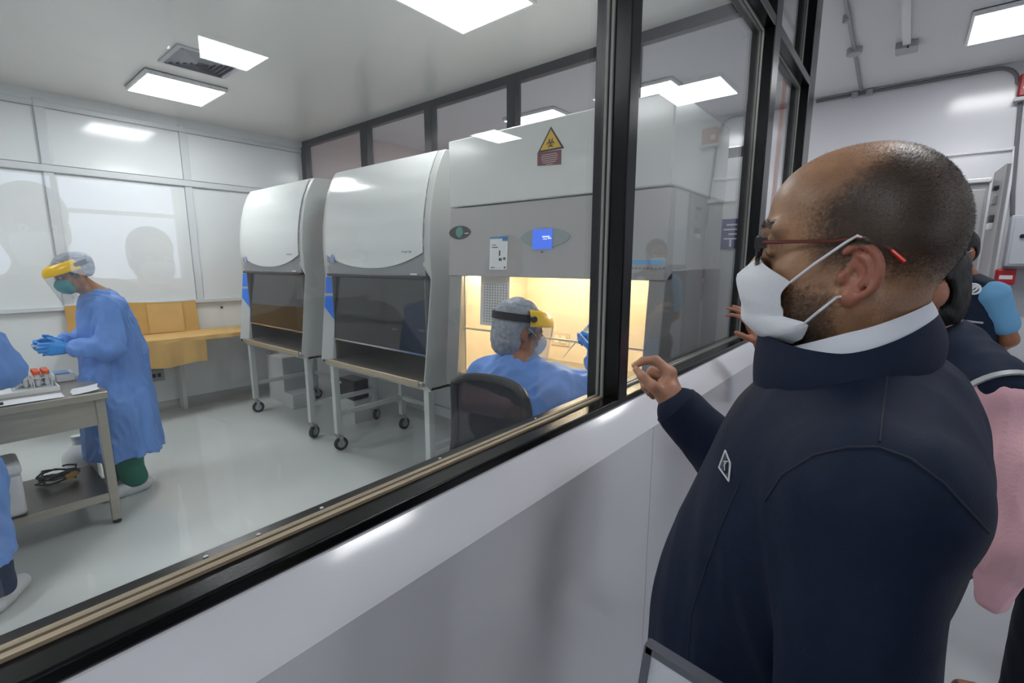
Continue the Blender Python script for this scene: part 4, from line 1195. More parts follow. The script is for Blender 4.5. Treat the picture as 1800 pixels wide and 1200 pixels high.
# jacket --------------------------------------------------------------
S = SDF()
S.cap((.57, -.004, 1.352), (.91, -.004, 1.352), .068, .068, .05)
for q in (-1, 1): S.cap((MX + q * .03, .0, 1.402), (MX + q * .175, -.002, 1.360), .066, .064, .05)
S.ell((MX, .062, 1.255), (.205, .140, .205), None, .07); S.ell((MX, .015, 1.27), (.18, .090, .16), None, .06)
S.ell((MX, .112, 1.03), (.195, .160, .25), None, .08); S.ell((MX, .095, .86), (.195, .168, .20), None, .07)
S.cap((.552, .010, 1.350), (.500, -.006, 1.065), .072, .056, .025); S.cap((.500, -.006, 1.065), (.468, .145, .962), .056, .044, .02)
S.cap((.935, .0, 1.365), (1.0, .20, 1.135), .080, .066, .035); S.cap((1.0, .20, 1.135), Jm['wrR'] * .88 + V(1.0, .20, 1.135) * .12, .066, .049, .03)
dw = nrm(Jm['wrR'] - Jm['elR'])
S.clip.append((V(0, 0, .72), V(0, 0, -1)))
fo1 = folds(.0065, 24, 5, .5); fo2 = folds(.0045, 52, 9, .4)
elR_ = Jm['elR']
def jd(P):
    near = np.exp(-((P - elR_) ** 2).sum(1) / .012); sl = np.exp(-((P - V(.49, .02, 1.12)) ** 2).sum(1) / .02)
    d = fo1(P) * (.35 + 1.2 * near + .9 * sl) + fo2(P) * (.2 + 1.1 * near)
    # stitched seams: armhole of the near sleeve and the shoulder seam sink a little
    return d
S.disp = jd
P_, Q_ = S.mesh(.0045, 2)
jk = meshobj('jacket', P_, Q_, NAVY, t_man)
def project(P, Q, o, d):
    pass
# raised seams laid on the jacket, traced by casting onto its surface
from mathutils.bvhtree import BVHTree
bv = BVHTree.FromPolygons([Vector(p) for p in P_], [tuple(q) for q in Q_])
def sight(x, y):
    r = V(math.cos(HEAD), math.sin(HEAD), 0); rt = V(math.sin(HEAD), -math.cos(HEAD), 0); up0 = V(0, 0, 1)
    fw = r * math.cos(TILT) - up0 * math.sin(TILT); up = r * math.sin(TILT) + up0 * math.cos(TILT)
    return nrm(fw * 833 + rt * (x - 900) + up * (600 - y))
def hit(x, y, off=.0):
    h = bv.ray_cast(Vector((0, 0, CAMH)), Vector(sight(x, y)))
    return None if h[0] is None else V(h[0]) + V(h[1]) * off
def seam(pix, r=.0016, off=.0002, n=8):
    pts = []
    for i in range(len(pix) - 1):
        for k in range(n):
            a = k / n; h = hit(pix[i][0] * (1 - a) + pix[i + 1][0] * a, pix[i][1] * (1 - a) + pix[i + 1][1] * a, off)
            if h is not None: pts.append(h)
    return pts
SEAMM = mat('navy seam', '101728', .7)
def seam_obj(name, pix, r=.0016, m_=None):
    pts = seam(pix, r)
    if len(pts) > 2:
        b = MB(); seg = [pts[0]]
        for p in pts[1:]:
            if np.linalg.norm(p - seg[-1]) > .06:
                if len(seg) > 2: b.tube(seg, r, 6)
                seg = []
            seg.append(p)
        if len(seg) > 2: b.tube(seg, r, 6)
        b.build(name, m_ or SEAMM, jk)
seam_obj('armhole_seam', [(1345, 880), (1375, 835), (1430, 800), (1490, 786), (1545, 786), (1600, 806), (1660, 850), (1710, 905), (1742, 940)], .0013)
seam_obj('shoulder_seam', [(1560, 660), (1552, 720), (1546, 784)], .0010)
seam_obj('chest_seam', [(1300, 850), (1270, 920), (1240, 1000), (1215, 1080), (1205, 1200)], .0010)
# cuff of the raised sleeve
cu = Jm['elR'] * .05 + Jm['wrR'] * .95
MB().shell(np.array([[cu + dw * l + (math.cos(a) * frame(dw)[0] + math.sin(a) * frame(dw)[1]) * r_ for l, r_ in ((-.035, .050), (-.01, .0475), (.004, .0465))] for a in np.linspace(0, 2 * PI, 28, endpoint=False)]), .004, True).build('cuff', NAVY, jk)
MB().shell(np.array([[cu + dw * l + (math.cos(a) * frame(dw)[0] + math.sin(a) * frame(dw)[1]) * r_ for l, r_ in ((-.02, .036), (.004, .0355), (.012, .035))] for a in np.linspace(0, 2 * PI, 24, endpoint=False)]), .002, True).build('shirt_cuff', SHIRT, t_man)
# stand collar of the jacket and the shirt collar within it
def collar(rim, base, th, name, material, parent, n=64, m_=7, bulge=.006):
    """closed band between two loops given by angle -> point"""
    P = []
    for i in range(n):
        a = 2 * PI * i / n
        p0, p1 = rim(a), base(a); row = []
        o = nrm(V(p0[0] + p1[0], p0[1] + p1[1], 0) / 2 - V(MX, .05, 0) * V(1, 1, 0))
        for j in range(m_):
            v = j / (m_ - 1); row.append(p0 * (1 - v) + p1 * v + V(o[0], o[1], 0) * bulge * math.sin(PI * v))
        P.append(row)
    return MB().shell(np.array(P), th, True).build(name, material, parent, sub=1)
# a=0 towards the front (+Y), turning to the near side
def rimJ(a):
    c, s_ = math.cos(a), math.sin(a)
    y = .052 + (.098 if c > 0 else .082) * c; z = 1.480 + .012 * max(0, c) ** 2 + .040 * max(0, -c) ** 1.6 - .004 * abs(s_)
    return V(MX - .100 * s_, y, z)
def baseJ(a):
    c, s_ = math.cos(a), math.sin(a)
    y = .047 + (.098 if c > 0 else .088) * c; z = 1.425 - .045 * max(0, c) + .040 * max(0, -c) ** 1.5
    return V(MX - .120 * s_, y, z)
collar(rimJ, baseJ, .006, 'collar', NAVY, jk)
def rimS(a):
    c, s_ = math.cos(a), math.sin(a)
    return V(MX - .078 * s_, .044 + (.078 if c > 0 else .068) * c, 1.500 + .034 * max(0, -c) ** 1.2 - .036 * max(0, c))
def baseS(a):
    c, s_ = math.cos(a), math.sin(a)
    return V(MX - .092 * s_, .044 + (.086 if c > 0 else .074) * c, 1.445 + .05 * max(0, -c) - .02 * max(0, c))
collar(rimS, baseS, .003, 'shirt_collar', SHIRT, t_man)
# chest badge on the jacket front
bp = [hit(x_, y_, .0012) for x_, y_ in ((1277, 792), (1286, 815), (1283, 846), (1266, 822))]
if all(p is not None for p in bp):
    BAD = mat('badge grey', '3a414b', .5); BADW = mat('badge white edge', 'c9ccd0', .5)
    cc = sum(bp) / 4; nn = nrm(np.cross(bp[2] - bp[0], bp[3] - bp[1])); nn = nn * (1 if np.dot(nn, V(0, 0, CAMH) - cc) > 0 else -1)
    e = MB().add(bp + [p - nn * .0015 for p in bp], [(0, 1, 2, 3), (7, 6, 5, 4), (0, 4, 5, 1), (1, 5, 6, 2), (2, 6, 7, 3), (3, 7, 4, 0)]).build('chest_badge', BAD, jk, smooth=0)
    b = MB()
    for i in range(4): b.tube([bp[i] + nn * .0004, bp[(i + 1) % 4] + nn * .0004], .0011, 6)
    b.build('badge_edge', BADW, e)
    b = MB()
    for i in range(3): b.tube([cc + (bp[1] - cc) * (.5 - .35 * i) + (bp[0] - cc) * .2 + nn * .0006, cc + (bp[3] - cc) * (.3 - .05 * i) + (bp[0] - cc) * (.3 - .3 * i) + nn * .0006], .0007, 5)
    b.build('badge_print', BADW, e)
# mask
ME = np.array([PP(1388, 496, .664), PP(1366, 537, .668), PP(1379, 557, .672), PP(1421, 568, .657), PP(1408, 594, .672)])
def mk(u, v):
    zc = np.interp(v, [0, .18, .45, .70, .88, 1], [1.588, 1.562, 1.530, 1.500, 1.477, 1.474]); yc = np.interp(v, [0, .18, .45, .70, .88, 1], [.160, .184, .185, .172, .148, .108])
    ye, ze = np.interp(v, [0, .4, .62, .85, 1], ME[:, 1]), np.interp(v, [0, .4, .62, .85, 1], ME[:, 2]); xe = np.interp(v, [0, .4, .62, .85, 1], MX - ME[:, 0])
    a = abs(u); g = math.cos(a * PI / 2) ** .85; s_ = math.copysign(math.sin(a * PI / 2) ** 1.0, u)
    pl = .0038 * math.sin(v * 9.5 + .5) * math.sin(PI * v) * (1 - a * .3) + .0015 * math.sin(u * 7 + v * 13)
    return V(MX + xe * s_, ye + (yc - ye) * g + pl, ze + (zc - ze) * g ** .9)
P = np.array([[mk(u, v) for v in np.linspace(0, 1, 24)] for u in np.linspace(-1, 1, 41)])
msk = MB().shell(P, .0025).build('face_mask', MASKW, t_man)
STI = mat('mask stitch', 'b9bcc6', .7)
b = MB()
for v0 in (.05, .09):
    for i in range(3, 38): b.tube([P[i, 0] * (1 - v0 * 3) + P[i, 3] * v0 * 3 + V(-.0, .0014, .0006), P[i + 1, 0] * (1 - v0 * 3) * .5 + P[i, 0] * (1 - v0 * 3) * .5 + (P[i, 3] + P[i + 1, 3]) * .5 * v0 * 3 + V(0, .0014, .0006)], .0004, 4)
b.build('stitching', STI, msk)
for q in (-1, 1):
    i = 0 if q < 0 else -1
    top, bot = P[i, 0], P[i, -5]
    et = V(MX + q * .083, .058, 1.601); eb = V(MX + q * .084, .060, 1.540)
    back = [et, V(MX + q * .081, .048, 1.6085), V(MX + q * .074, .030, 1.600), V(MX + q * .073, .022, 1.575), V(MX + q * .076, .035, 1.545), eb]
    MB().tube([top + V(q * .001, 0, 0), top * .5 + et * .5 + V(q * .013, 0, 0)] + back + [bot * .5 + eb * .5 + V(q * .014, 0, 0), bot + V(q * .002, 0, 0)], .0017, 8).build('ear_loop', MASKW, msk)
# glasses: one part of the person, its lenses, arms and tips its sub-parts
REDF = mat('dark red spectacle arm', '601a12', .3, coat=.5); REDT = mat('bright red tip', 'd32416', .3)
FRM = mat('black spectacle rim', '121316', .2, coat=.5)
b = MB(); rims = {}
for q in (-1, 1):
    rim = []
    for i in range(24):
        a = 2 * PI * i / 24; cx_, cz_ = .036 + .027 * math.copysign(abs(math.cos(a)) ** .6, math.cos(a)), .017 * math.copysign(abs(math.sin(a)) ** .6, math.sin(a))
        rim.append(V(MX + q * cx_, (.1605 - .0022 * (cx_ / .03) ** 2), 1.5945 + cz_))
    rims[q] = rim
    b.tube(rim + [rim[0], rim[1]], .0031, 8, caps=False)
    b.obox((MX + q * .0655, .1480, 1.6035), (.003, 0, 0), (0, .007, 0), (0, 0, .0065))
b.tube([V(MX - .010, .1600, 1.600), V(MX, .1635, 1.603), V(MX + .010, .1600, 1.600)], .0018, 8)
g = b.build('glasses', FRM, t_man)
g['label'] = 'black rimmed glasses with dark red arms and bright red tips'
LENS = glass('spectacle lens', (.93, .95, .97))
for q in (-1, 1):
    rim = rims[q]
    MB().shell(np.array([[rim[i] * (1 - v) + np.mean(rim, 0) * v for v in (.02, .5, .98)] for i in range(24)]), .0012, True).build('lens', LENS, g)
    tip = [V(MX + q * .0685, .145, 1.6045), V(MX + q * .0735, .11, 1.604), V(MX + q * .0795, .068, 1.6035), V(MX + q * .0800, .048, 1.6065), V(MX + q * .078, .030, 1.604), V(MX + q * .0765, .016, 1.592)]
    MB().tube(tip, [.0018, .0014, .0014, .0015, .0016, .0018], 8, sq=1.5).build('temple_arm', REDF, g)
    MB().tube([tip[-1], V(MX + q * .0775, .010, 1.586), V(MX + q * .0780, .004, 1.580)], [.0021, .0024, .0026], 8).build('arm_tip', REDT, g)
# folder held at his side
t = thing('folder', 'grey-edged white folder held low against the navy jacket', 'folder', (.46, .17, .95))
fa, fb = PP(1143, 1136, .402), PP(1240, 1197, .402)
fd = nrm(fb - fa); fn = V(1, 0, 0); fdn = nrm(np.cross(fn, fd)); fdn = fdn * (1 if fdn[2] < 0 else -1)
wd, ht = .22, .32; fc = fa + fd * wd / 2 + fdn * ht / 2
MB().obox(fc, fd * wd / 2, fdn * ht / 2, fn * .004).build('board', mat('folder white', 'c9ccd2', .4), t)
b = MB()
for s0, s1 in ((fa, fa + fd * wd), (fa, fa + fdn * ht), (fa + fd * wd, fa + fd * wd + fdn * ht), (fa + fdn * ht, fa + fd * wd + fdn * ht)):
    m_ = (s0 + s1) / 2; l = (s1 - s0) / 2; o_ = np.cross(nrm(l), fn)
    b.obox(m_, l * 1.02, o_ * .004, fn * .006)
b.build('edge', mat('folder grey edge', '5a5d64', .4), t)
# trousers and shoes (below the frame)
S = SDF()
for q in 'LR':
    S.cap(Jm['hip' + q], Jm['kn' + q], .098, .07, .03); S.cap(Jm['kn' + q], Jm['an' + q] + V(0, 0, .0), .07, .06, .02)
S.ell((MX, .06, .88), (.19, .15, .14), None, .05); S.clip.append((V(0, 0, .045), V(0, 0, -1)))
P_, Q_ = S.mesh(.008, 2); meshobj('trousers', P_, Q_, NAVYT, t_man)
def shoe(parent, an, toe, material, h=.075, name='shoe', g=.0):
    S = SDF(); a = V(an[0], an[1], .045); d = nrm(V(toe[0] - an[0], toe[1] - an[1], 0))
    S.cap(a - d * .05, a + d * .05, .042 + g, .042 + g, .02); S.cap(a + d * .05, a + d * .16 + V(0, 0, -.012), .043 + g, .034 + g, .02)
    S.cap(a, a + V(0, 0, h - .045), .042 + g, .044 + g, .02); S.clip.append((V(0, 0, .003), V(0, 0, -1)))
    P_, Q_ = S.mesh(.006, 2); return meshobj(name, P_, Q_, material, parent)
for q in 'LR': shoe(t_man, Jm['an' + q], Jm['toe' + q], SHOE)
# ================================================================== everyone else
def base_body(t, J, hc, hf, hu, skin, hands, h=.0045, hs=.95, hairfun=None, sc=1.0):
    S = SDF()
    L = head_prims(S, hc, hf, hu, hs)
    J['head'] = V(hc)
    body_prims(S, J, sc)
    tips = {}
    for q, spec in hands.items(): tips[q] = hand_prims(S, J['wr' + q], *spec)
    P_, Q_ = S.mesh(h, 2)
    f = nrm(hf); u = nrm(V(hu) - f * np.dot(V(hu), f)); r = np.cross(f, u)
    loc = (P_ - V(hc)) @ np.stack([r, f, u], 1) / hs
    inh = (np.linalg.norm(loc, axis=1) < .19) & (loc[:, 2] > -.13)
    reg = []
    if hairfun is not None: reg.append((hairfun(loc) * inh, '17120f'))
    lips = inh * (np.abs(loc[:, 0]) < .024) * (np.abs(loc[:, 2] + .07) < .012) * (loc[:, 1] > .08)
    brow = inh * (np.abs(loc[:, 2] - .026) < .006) * (np.abs(loc[:, 0]) > .01) * (np.abs(loc[:, 0]) < .048) * (loc[:, 1] > .06)
    reg += [(lips * .6, '8a4a42'), (brow * .9, '1d1512')]
    b = meshobj('body', P_, Q_, SKIN, t, paint(P_, skin, reg))
    for q in (-1, 1):
        e = MB().ell(L(q * .031, .0845, .004), .0118 * hs, 8, 12).build('eye', EYEW, t)
        MB().ell(L(q * .031, .0935, .003), V(.005, .004, .005) * hs, 6, 10).build('iris', EYED, e)
    return L, tips, b
def L2(L): return L
def garment(name, t, S, h, material, disp=None, clips=(), it=2):
    for c, n in clips: S.clip.append((V(c), V(n)))
    S.disp = disp
    P_, Q_ = S.mesh(h, it)
    return meshobj(name, P_, Q_, material, t)
def headgear(t, L, shield=True, long=.20, vis=True, cap=True, bun=(0, -.09, .05), low=False):
    if cap:
        S = SDF()
        c = L(0, -.018, .050); f = nrm(L(0, 1, 0) - L(0, 0, 0)); u = nrm(L(0, 0, 1) - L(0, 0, 0)); r = np.cross(f, u); R = np.stack([r, f, u], 1)
        S.ell(c, V(.083, .098, .084), R, .02); S.ell(L(*bun), V(.062, .05, .06), R, .03); S.ell(L(0, -.05, .0), V(.074, .062, .055), R, .03)
        if low: S.ell(L(0, -.045, -.055), V(.068, .055, .060), R, .03)
        S.clip.append((L(0, .04, .030), nrm(f * .92 - u * .40) if low else nrm(f * .55 - u * .83)))
        garment('hair_cap', t, S, .004, CAPM, folds(.0025, 90, 4))
    if not vis: return
    def ringpt(a, rx, ry, y0, z): return L(rx * math.sin(a), y0 + ry * math.cos(a), z)
    A = np.linspace(-PI / 2 * 1.02, PI / 2 * 1.02, 33)
    hb = MB().shell(np.array([[ringpt(a, .095, .117, -.012, z) for z in (.040, .072)] for a in np.linspace(0, 2 * PI, 40, endpoint=False)]), .006, True).build('headband', DARKT, t)
    P = []
    for a in A:
        row = []
        for v in np.linspace(0, 1, 9):
            g = math.sin(v * PI / 2)
            row.append(ringpt(a, .086 + .030 * g, .104 + .058 * g * max(0, math.cos(a)) ** .4, -.008, .092 - .065 * v ** 1.7))
        P.append(row)
    MB().shell(np.array(P), .003).build('visor', YEL, hb)
    for q in (-1, 1): MB().cyl(L(q * .112, .0, .058), L(q * .126, .0, .058), .014, .012, 14).build('visor_knob', DARKT, hb)
    if shield:
        P = [[ringpt(a, .117 - .012 * v, .162 - .010 * v, -.008, .034 - long * v) for v in np.linspace(0, 1, 6)] for a in A[1:-1]]
        MB().shell(np.array(P), .0012).build('face_shield', SHIELD, hb)
def mask_soft(t, L, material, cup=False, s=.95):
    P = []
    for u in np.linspace(-1, 1, 25):
        row = []
        for v in np.linspace(0, 1, 13):
            yc = np.interp(v, [0, .3, .6, .85, 1], [.100, .126, .124, .105, .070]); zc = np.interp(v, [0, .3, .6, .85, 1], [-.008, -.034, -.066, -.098, -.112])
            ye, ze, xe = np.interp(v, [0, .5, 1], [.055, .062, .035]), np.interp(v, [0, .5, 1], [-.022, -.055, -.088]), np.interp(v, [0, .5, 1], [.062, .060, .046])
            g = math.cos(abs(u) * PI / 2) ** .85
            row.append(L(xe * math.sin(u * PI / 2), ye + (yc - ye) * g + .006, ze + (zc - ze) * g))
        P.append(row)
    m_ = MB().shell(np.array(P), .003).build('face_mask', material, t)
    for q in (-1, 1):
        i = 0 if q < 0 else -1
        MB().tube([P[i][0], L(q * .082, -.005, .02), L(q * .082, -.024, .005), L(q * .080, -.02, -.03), P[i][-3]], .0016, 6).build('ear_loop', material, m_)
def trousers(t, J, material, z0=.06, g=.022, name='trousers', wide=0):
    S = SDF()
    for q in 'LR':
        S.cap(J['hip' + q], J['kn' + q], .092 + g * .3, .062 + g, .03); S.cap(J['kn' + q], J['an' + q], .060 + g, .050 + g, .02)
    lat = nrm(J['hipR'] - J['hipL']); S.ell(J['pel'] + V(0, 0, -.03), V(.155 + .022 * wide, .12 + .014 * wide, .11 + .02 * wide), np.stack([lat, np.cross(V(0, 0, 1), lat), V(0, 0, 1)], 1), .05)
    return garment(name, t, S, .008, material, folds(.004, 30, 2), [((0, 0, z0), (0, 0, -1))])
def gloves(t, J, q, spec, material=GLOVE, cuff=.09):
    S = SDF(); s2 = list(spec); d = nrm(J['wr' + q] - J['el' + q])
    hand_prims(S, J['wr' + q], *s2, grow=.0016)
    S.cap(J['wr' + q] - d * cuff, J['wr' + q], .034, .030, .01)
    return garment('glove', t, S, .0035, material)
def gown(t, J, facing, hem, skirt, sc=1.0, sit=False, hole=None):
    S = SDF(); pel, ch = V(J['pel']), V(J['ch']); lat = nrm(V(J['shR']) - V(J['shL'])); R = np.stack([lat, nrm(np.cross(V(0, 0, 1), lat)), V(0, 0, 1)], 1)
    S.ell(ch, V(.185, .135, .215) * sc, R, .06); S.ell((ch + pel) / 2 + V(0, 0, -.02), V(.175, .145, .24) * sc, R, .08)
    for q in 'LR':
        S.cap(J['nk'] + V(0, 0, -.045), J['sh' + q] + V(0, 0, -.004), .066, .068, .05)
        S.cap(J['sh' + q], J['el' + q], .072, .066, .04); S.cap(J['el' + q], J['wr' + q] * .82 + J['el' + q] * .18, .066, .042, .03)
    for a, ra, b, rb, sq in skirt: S.cap(a, b, ra, rb, .06, sq)
    f1, f2 = folds(.014, 17, 8, .35), folds(.007, 40, 3, .4)
    return garment('gown', t, S, .0055, GOWN, lambda P: f1(P) + f2(P), [((0, 0, hem), (0, 0, -1))])
def hair_short(l): return np.clip(sstep(.055, .035, l[:, 1] - .35 * np.maximum(0, l[:, 2] - .03)) * sstep(-.045, .0, l[:, 2]) + sstep(.085, .11, l[:, 2]), 0, 1) * (np.abs(l[:, 0]) < .09) * ~((np.abs(l[:, 0]) > .074) & (l[:, 1] > -.042) & (l[:, 1] < .02) & (l[:, 2] < .035))
def hair_mesh(t, L, back=.0, material=HAIRD, h=.004, drop=-.05):
    S = SDF(); f = nrm(L(0, 1, 0) - L(0, 0, 0)); u = nrm(L(0, 0, 1) - L(0, 0, 0)); r = np.cross(f, u); R = np.stack([r, f, u], 1)
    S.ell(L(0, -.018, .052), V(.080, .098, .088), R, .02); S.ell(L(0, -.035, -.005), V(.074, .074, .06), R, .03)
    if back: S.ell(L(0, -.05, drop), V(.07, .06, back), R, .03)
    S.clip.append((L(0, .062, .07), nrm(f * .9 - u * .35)))
    for q in (-1, 1): S.ell(L(q * .08, -.010, -.012), V(.03, .034, .045), R, .01, True)
    garment('hair', t, S, h, material, folds(.002, 120, 6))
# ---- lab worker at the table ----
t = thing('person', 'lab worker in blue gown, yellow visor and teal mask standing at the steel table', 'person', (.74, 4.06, 0))
J = joints(nk=(.715, 4.08, 1.365), ch=(.735, 4.08, 1.17), pel=(.765, 4.08, .88), shL=(.735, 3.925, 1.295), shR=(.735, 4.235, 1.295), elL=(.700, 3.85, 1.045), wrL=(.515, 3.925, 1.06),
           elR=(.66, 4.27, 1.05), wrR=(.50, 4.11, 1.075), hipL=(.765, 4.02, .82), hipR=(.765, 4.14, .82), knL=(.72, 3.985, .47), knR=(.70, 4.17, .47), anL=(.755, 3.985, .10), anR=(.70, 4.18, .10), toeL=(.60, 3.96, .035), toeR=(.55, 4.17, .035), fwd=0)
hs_ = {'L': ((-1, .12, .02), (.1, .95, -.2), -1, ((35, 45, 30),) * 4), 'R': ((-1, -.2, 0), (.1, -.95, -.2), 1, ((35, 50, 30),) * 4)}
L, tips, b = base_body(t, J, (.605, 4.065, 1.505), (-.90, -.28, -.36), (-.3, 0, .95), 'a97452', hs_, hs=.92, hairfun=hair_short)
headgear(t, L); mask_soft(t, L, TEAL)
gown(t, J, None, .285, [((.755, 4.08, .95), .165, (.735, 4.08, .60), .195, None), ((.735, 4.08, .62), .19, (.745, 4.08, .26), .215, None), ((.70, 3.95, 1.0), .06, (.62, 3.97, .80), .07, None)])
for q in 'LR': gloves(t, J, q, hs_[q])
trousers(t, J, SCRUB)
for q in 'LR': shoe(t, J['an' + q], J['toe' + q], COVER, .09, 'shoe_cover', .006)
S = SDF(); S.cap(J['nk'] + V(.005, 0, -.03), J['nk'] + V(0, 0, .0), .066, .060, .01); S.clip.append((J['nk'] + V(0, 0, .005), V(-.3, 0, .95))); garment('scrub_collar', t, S, .005, SCRUB)
t.location.x -= .045
pt = thing('sample_tube', 'small dark-capped tube held between the gloved fingers of the standing lab worker', 'tube', (.385, 3.97, 1.075))
MB().cyl((.315, 3.985, 1.085), (.355, 3.985, 1.075), .006, n=10).build('tube', CLR, pt); MB().cyl((.355, 3.985, 1.075), (.368, 3.985, 1.072), .0075, n=10).build('cap', mat('dark red cap', '5a2426', .4), pt)
# ---- lab worker at the left edge ----
t = thing('person', 'lab worker in blue gown and shoe covers cut off by the left photo edge', 'person', (-.12, 3.1, 0))
J = joints(nk=(-.13, 3.10, 1.42), ch=(-.13, 3.08, 1.22), pel=(-.13, 3.05, .92), shL=(-.31, 3.13, 1.35), shR=(.045, 3.05, 1.345), elL=(-.36, 3.22, 1.10), wrL=(-.22, 3.43, .97), elR=(.135, 3.10, 1.10), wrR=(.03, 3.42, 1.0),
           hipL=(-.22, 3.06, .88), hipR=(-.05, 3.04, .88), knL=(-.22, 3.12, .48), knR=(-.03, 3.08, .48), anL=(-.24, 3.05, .10), anR=(-.015, 3.06, .10), toeL=(-.22, 3.22, .035), toeR=(.085, 3.205, .035), fwd=0)
hs_ = {'L': ((.2, .95, -.1), (.6, 0, -.8), -1, ((30, 40, 25),) * 4), 'R': ((-.3, .95, -.1), (-.6, 0, -.8), 1, ((30, 40, 25),) * 4)}
L, tips, b = base_body(t, J, (-.13, 3.17, 1.56), (.1, .95, -.3), (0, 0, 1), 'a97452', hs_, hs=.92, hairfun=hair_short)
headgear(t, L); mask_soft(t, L, TEAL)
gown(t, J, None, .285, [((-.13, 3.06, .95), .17, (-.13, 3.07, .60), .20, None), ((-.13, 3.07, .62), .20, (-.13, 3.07, .27), .215, None)])
for q in 'LR': gloves(t, J, q, hs_[q])
trousers(t, J, NAVYS, .085, .03)
for q in 'LR': shoe(t, J['an' + q], J['toe' + q], COVER, .10, 'shoe_cover', .008)
# ---- seated lab worker ----
t = thing('person', 'blue-gowned lab worker in yellow visor seated at the lit cabinet', 'person', (1.47, 1.17, 0))
J = joints(nk=(1.485, 1.20, 1.175), ch=(1.46, 1.19, .98), pel=(1.43, 1.14, .70), shL=(1.475, 1.365, 1.09), shR=(1.50, 1.015, 1.095), elL=(1.70, 1.50, .97), wrL=(1.93, 1.40, 1.0), elR=(1.725, .885, 1.035), wrR=(1.90, 1.085, 1.15),
           hipL=(1.44, 1.23, .67), hipR=(1.44, 1.05, .67), knL=(1.83, 1.25, .62), knR=(1.83, 1.06, .62), anL=(1.80, 1.25, .16), anR=(1.80, 1.06, .16), toeL=(1.95, 1.25, .10), toeR=(1.95, 1.06, .10), fwd=0)
hs_ = {'L': ((.95, -.2, .1), (0, -.6, -.8), -1, ((30, 40, 25),) * 4), 'R': ((.42, .32, .85), (-.3, .9, -.2), 1, fist())}
L, tips, b = base_body(t, J, (1.505, 1.205, 1.305), (.88, -.42, -.14), (0, 0, 1), 'a56c4a', hs_, hs=.95, hairfun=hair_short)
headgear(t, L, long=.19, bun=(0, -.07, -.045), low=True); mask_soft(t, L, MASKW)
S_ = [((1.44, 1.14, .72), .165, (1.62, 1.15, .66), .15, None), ((1.62, 1.15, .66), .145, (1.84, 1.15, .58), .13, None), ((1.46, 1.18, .85), .17, (1.44, 1.14, .62), .18, None)]
gown(t, J, None, .44, S_)
for q in 'LR': gloves(t, J, q, hs_[q])
trousers(t, J, SCRUB, .13, .02)
for q in 'LR':
    o = shoe(t, J['an' + q], J['toe' + q], COVER, .09, 'shoe_cover', .006); o.location = (o.location[0], o.location[1], o.location[2] + .065)
MB().tube([V(1.43, 1.17, 1.115), V(1.405, 1.165, 1.08), V(1.40, 1.17, 1.03)], .004, 6).tube([V(1.405, 1.165, 1.08), V(1.395, 1.12, 1.04)], .004, 6).build('neck_tie', GOWN, t)
pa, pb = PP(1034, 574, 1.99), PP(989, 629, 2.10)
pt = thing('pipette', 'white pipette held by the seated worker inside the lit cabinet', 'pipette', tuple(pa))
MB().tube([pa, pa * .62 + pb * .38], [.011, .0085], 10).build('pipette_body', mat('pipette ivory', 'eee8d8', .35), pt)
MB().tube([pa * .62 + pb * .38, pb], [.0055, .0018], 10).build('pipette_tip', mat('pipette cone', 'e9e2cc', .3), pt)
MB().tube([pa, pa + (pa - pb) * .12], [.006, .009], 10).build('plunger', mat('pale blue button', '6aa6e8', .4), pt)
# ---- person in the navy vest and pink shirt, behind the man ----
t = thing('person', 'person in pink shirt and navy vest behind the man, hand raised to the glass', 'person', (1.66, -.1, 0))
J = joints(nk=(1.66, -.09, 1.375), ch=(1.67, -.10, 1.18), pel=(1.69, -.10, .86), shL=(1.475, -.185, 1.290), shR=(1.845, -.055, 1.31), elL=(1.43, -.235, .985), wrL=(1.50, .06, .96), elR=(1.99, .20, 1.12), wrR=tuple(PP(1338, 606, 2.1)),
           hipL=(1.60, -.04, .83), hipR=(1.79, -.01, .83), knL=(1.60, .0, .46), knR=(1.80, .03, .46), anL=(1.60, -.02, .09), anR=(1.81, .02, .09), toeL=(1.56, .12, .035), toeR=(1.79, .16, .035), fwd=0)
hs_ = {'L': ((.1, .9, -.2), (.3, .1, -.9), -1, ((30, 40, 25),) * 4), 'R': ((-.12, .42, .90), (.15, .90, -.40), 1, ((22, 34, 22), (18, 26, 18), (14, 20, 14), (8, 14, 10)), 1.1, (.75, .55, .25))}
L, tips, b = base_body(t, J, (1.612, -.016, 1.508), (-.52, .85, -.08), (0, 0, 1), 'a9735a', hs_, hs=.93, hairfun=hair_short, h=.0045)
hair_mesh(t, L, .075, drop=-.045); mask_soft(t, L, MASKW)
f1, f2 = folds(.007, 22, 12, .5), folds(.004, 50, 13, .4)
S = SDF(); lat = nrm(J['shR'] - J['shL']); R = np.stack([lat, nrm(np.cross(V(0, 0, 1), lat)), V(0, 0, 1)], 1)
S.ell(J['ch'], V(.175, .122, .205), R, .06); S.ell((J['ch'] + J['pel']) / 2, V(.165, .128, .23), R, .06)
for q in 'LR':
    S.cap(J['nk'] + V(0, 0, -.04), J['sh' + q], .050, .052, .03); S.cap(J['sh' + q] + V(0, 0, -.012), J['el' + q], .062, .070, .03)
S.cap(J['elL'], J['wrL'], .066, .044, .03); S.cap(J['elL'] + V(.0, .01, -.01), PP(1740, 1046, 1.425), .056, .028, .03); S.cap(J['elR'], J['wrR'] * .82 + J['elR'] * .18, .066, .047, .03)
S.cap(J['wrR'] * .84 + J['elR'] * .16, J['wrR'] * .84 + J['elR'] * .16 + V(-.03, .02, -.045), .036, .02, .02)
garment('shirt', t, S, .005, PINK, lambda P: f1(P) + f2(P))
S = SDF(); S.ell(J['ch'], V(.195, .145, .22), R, .06); S.ell((J['ch'] + J['pel']) / 2, V(.185, .150, .24), R, .06)
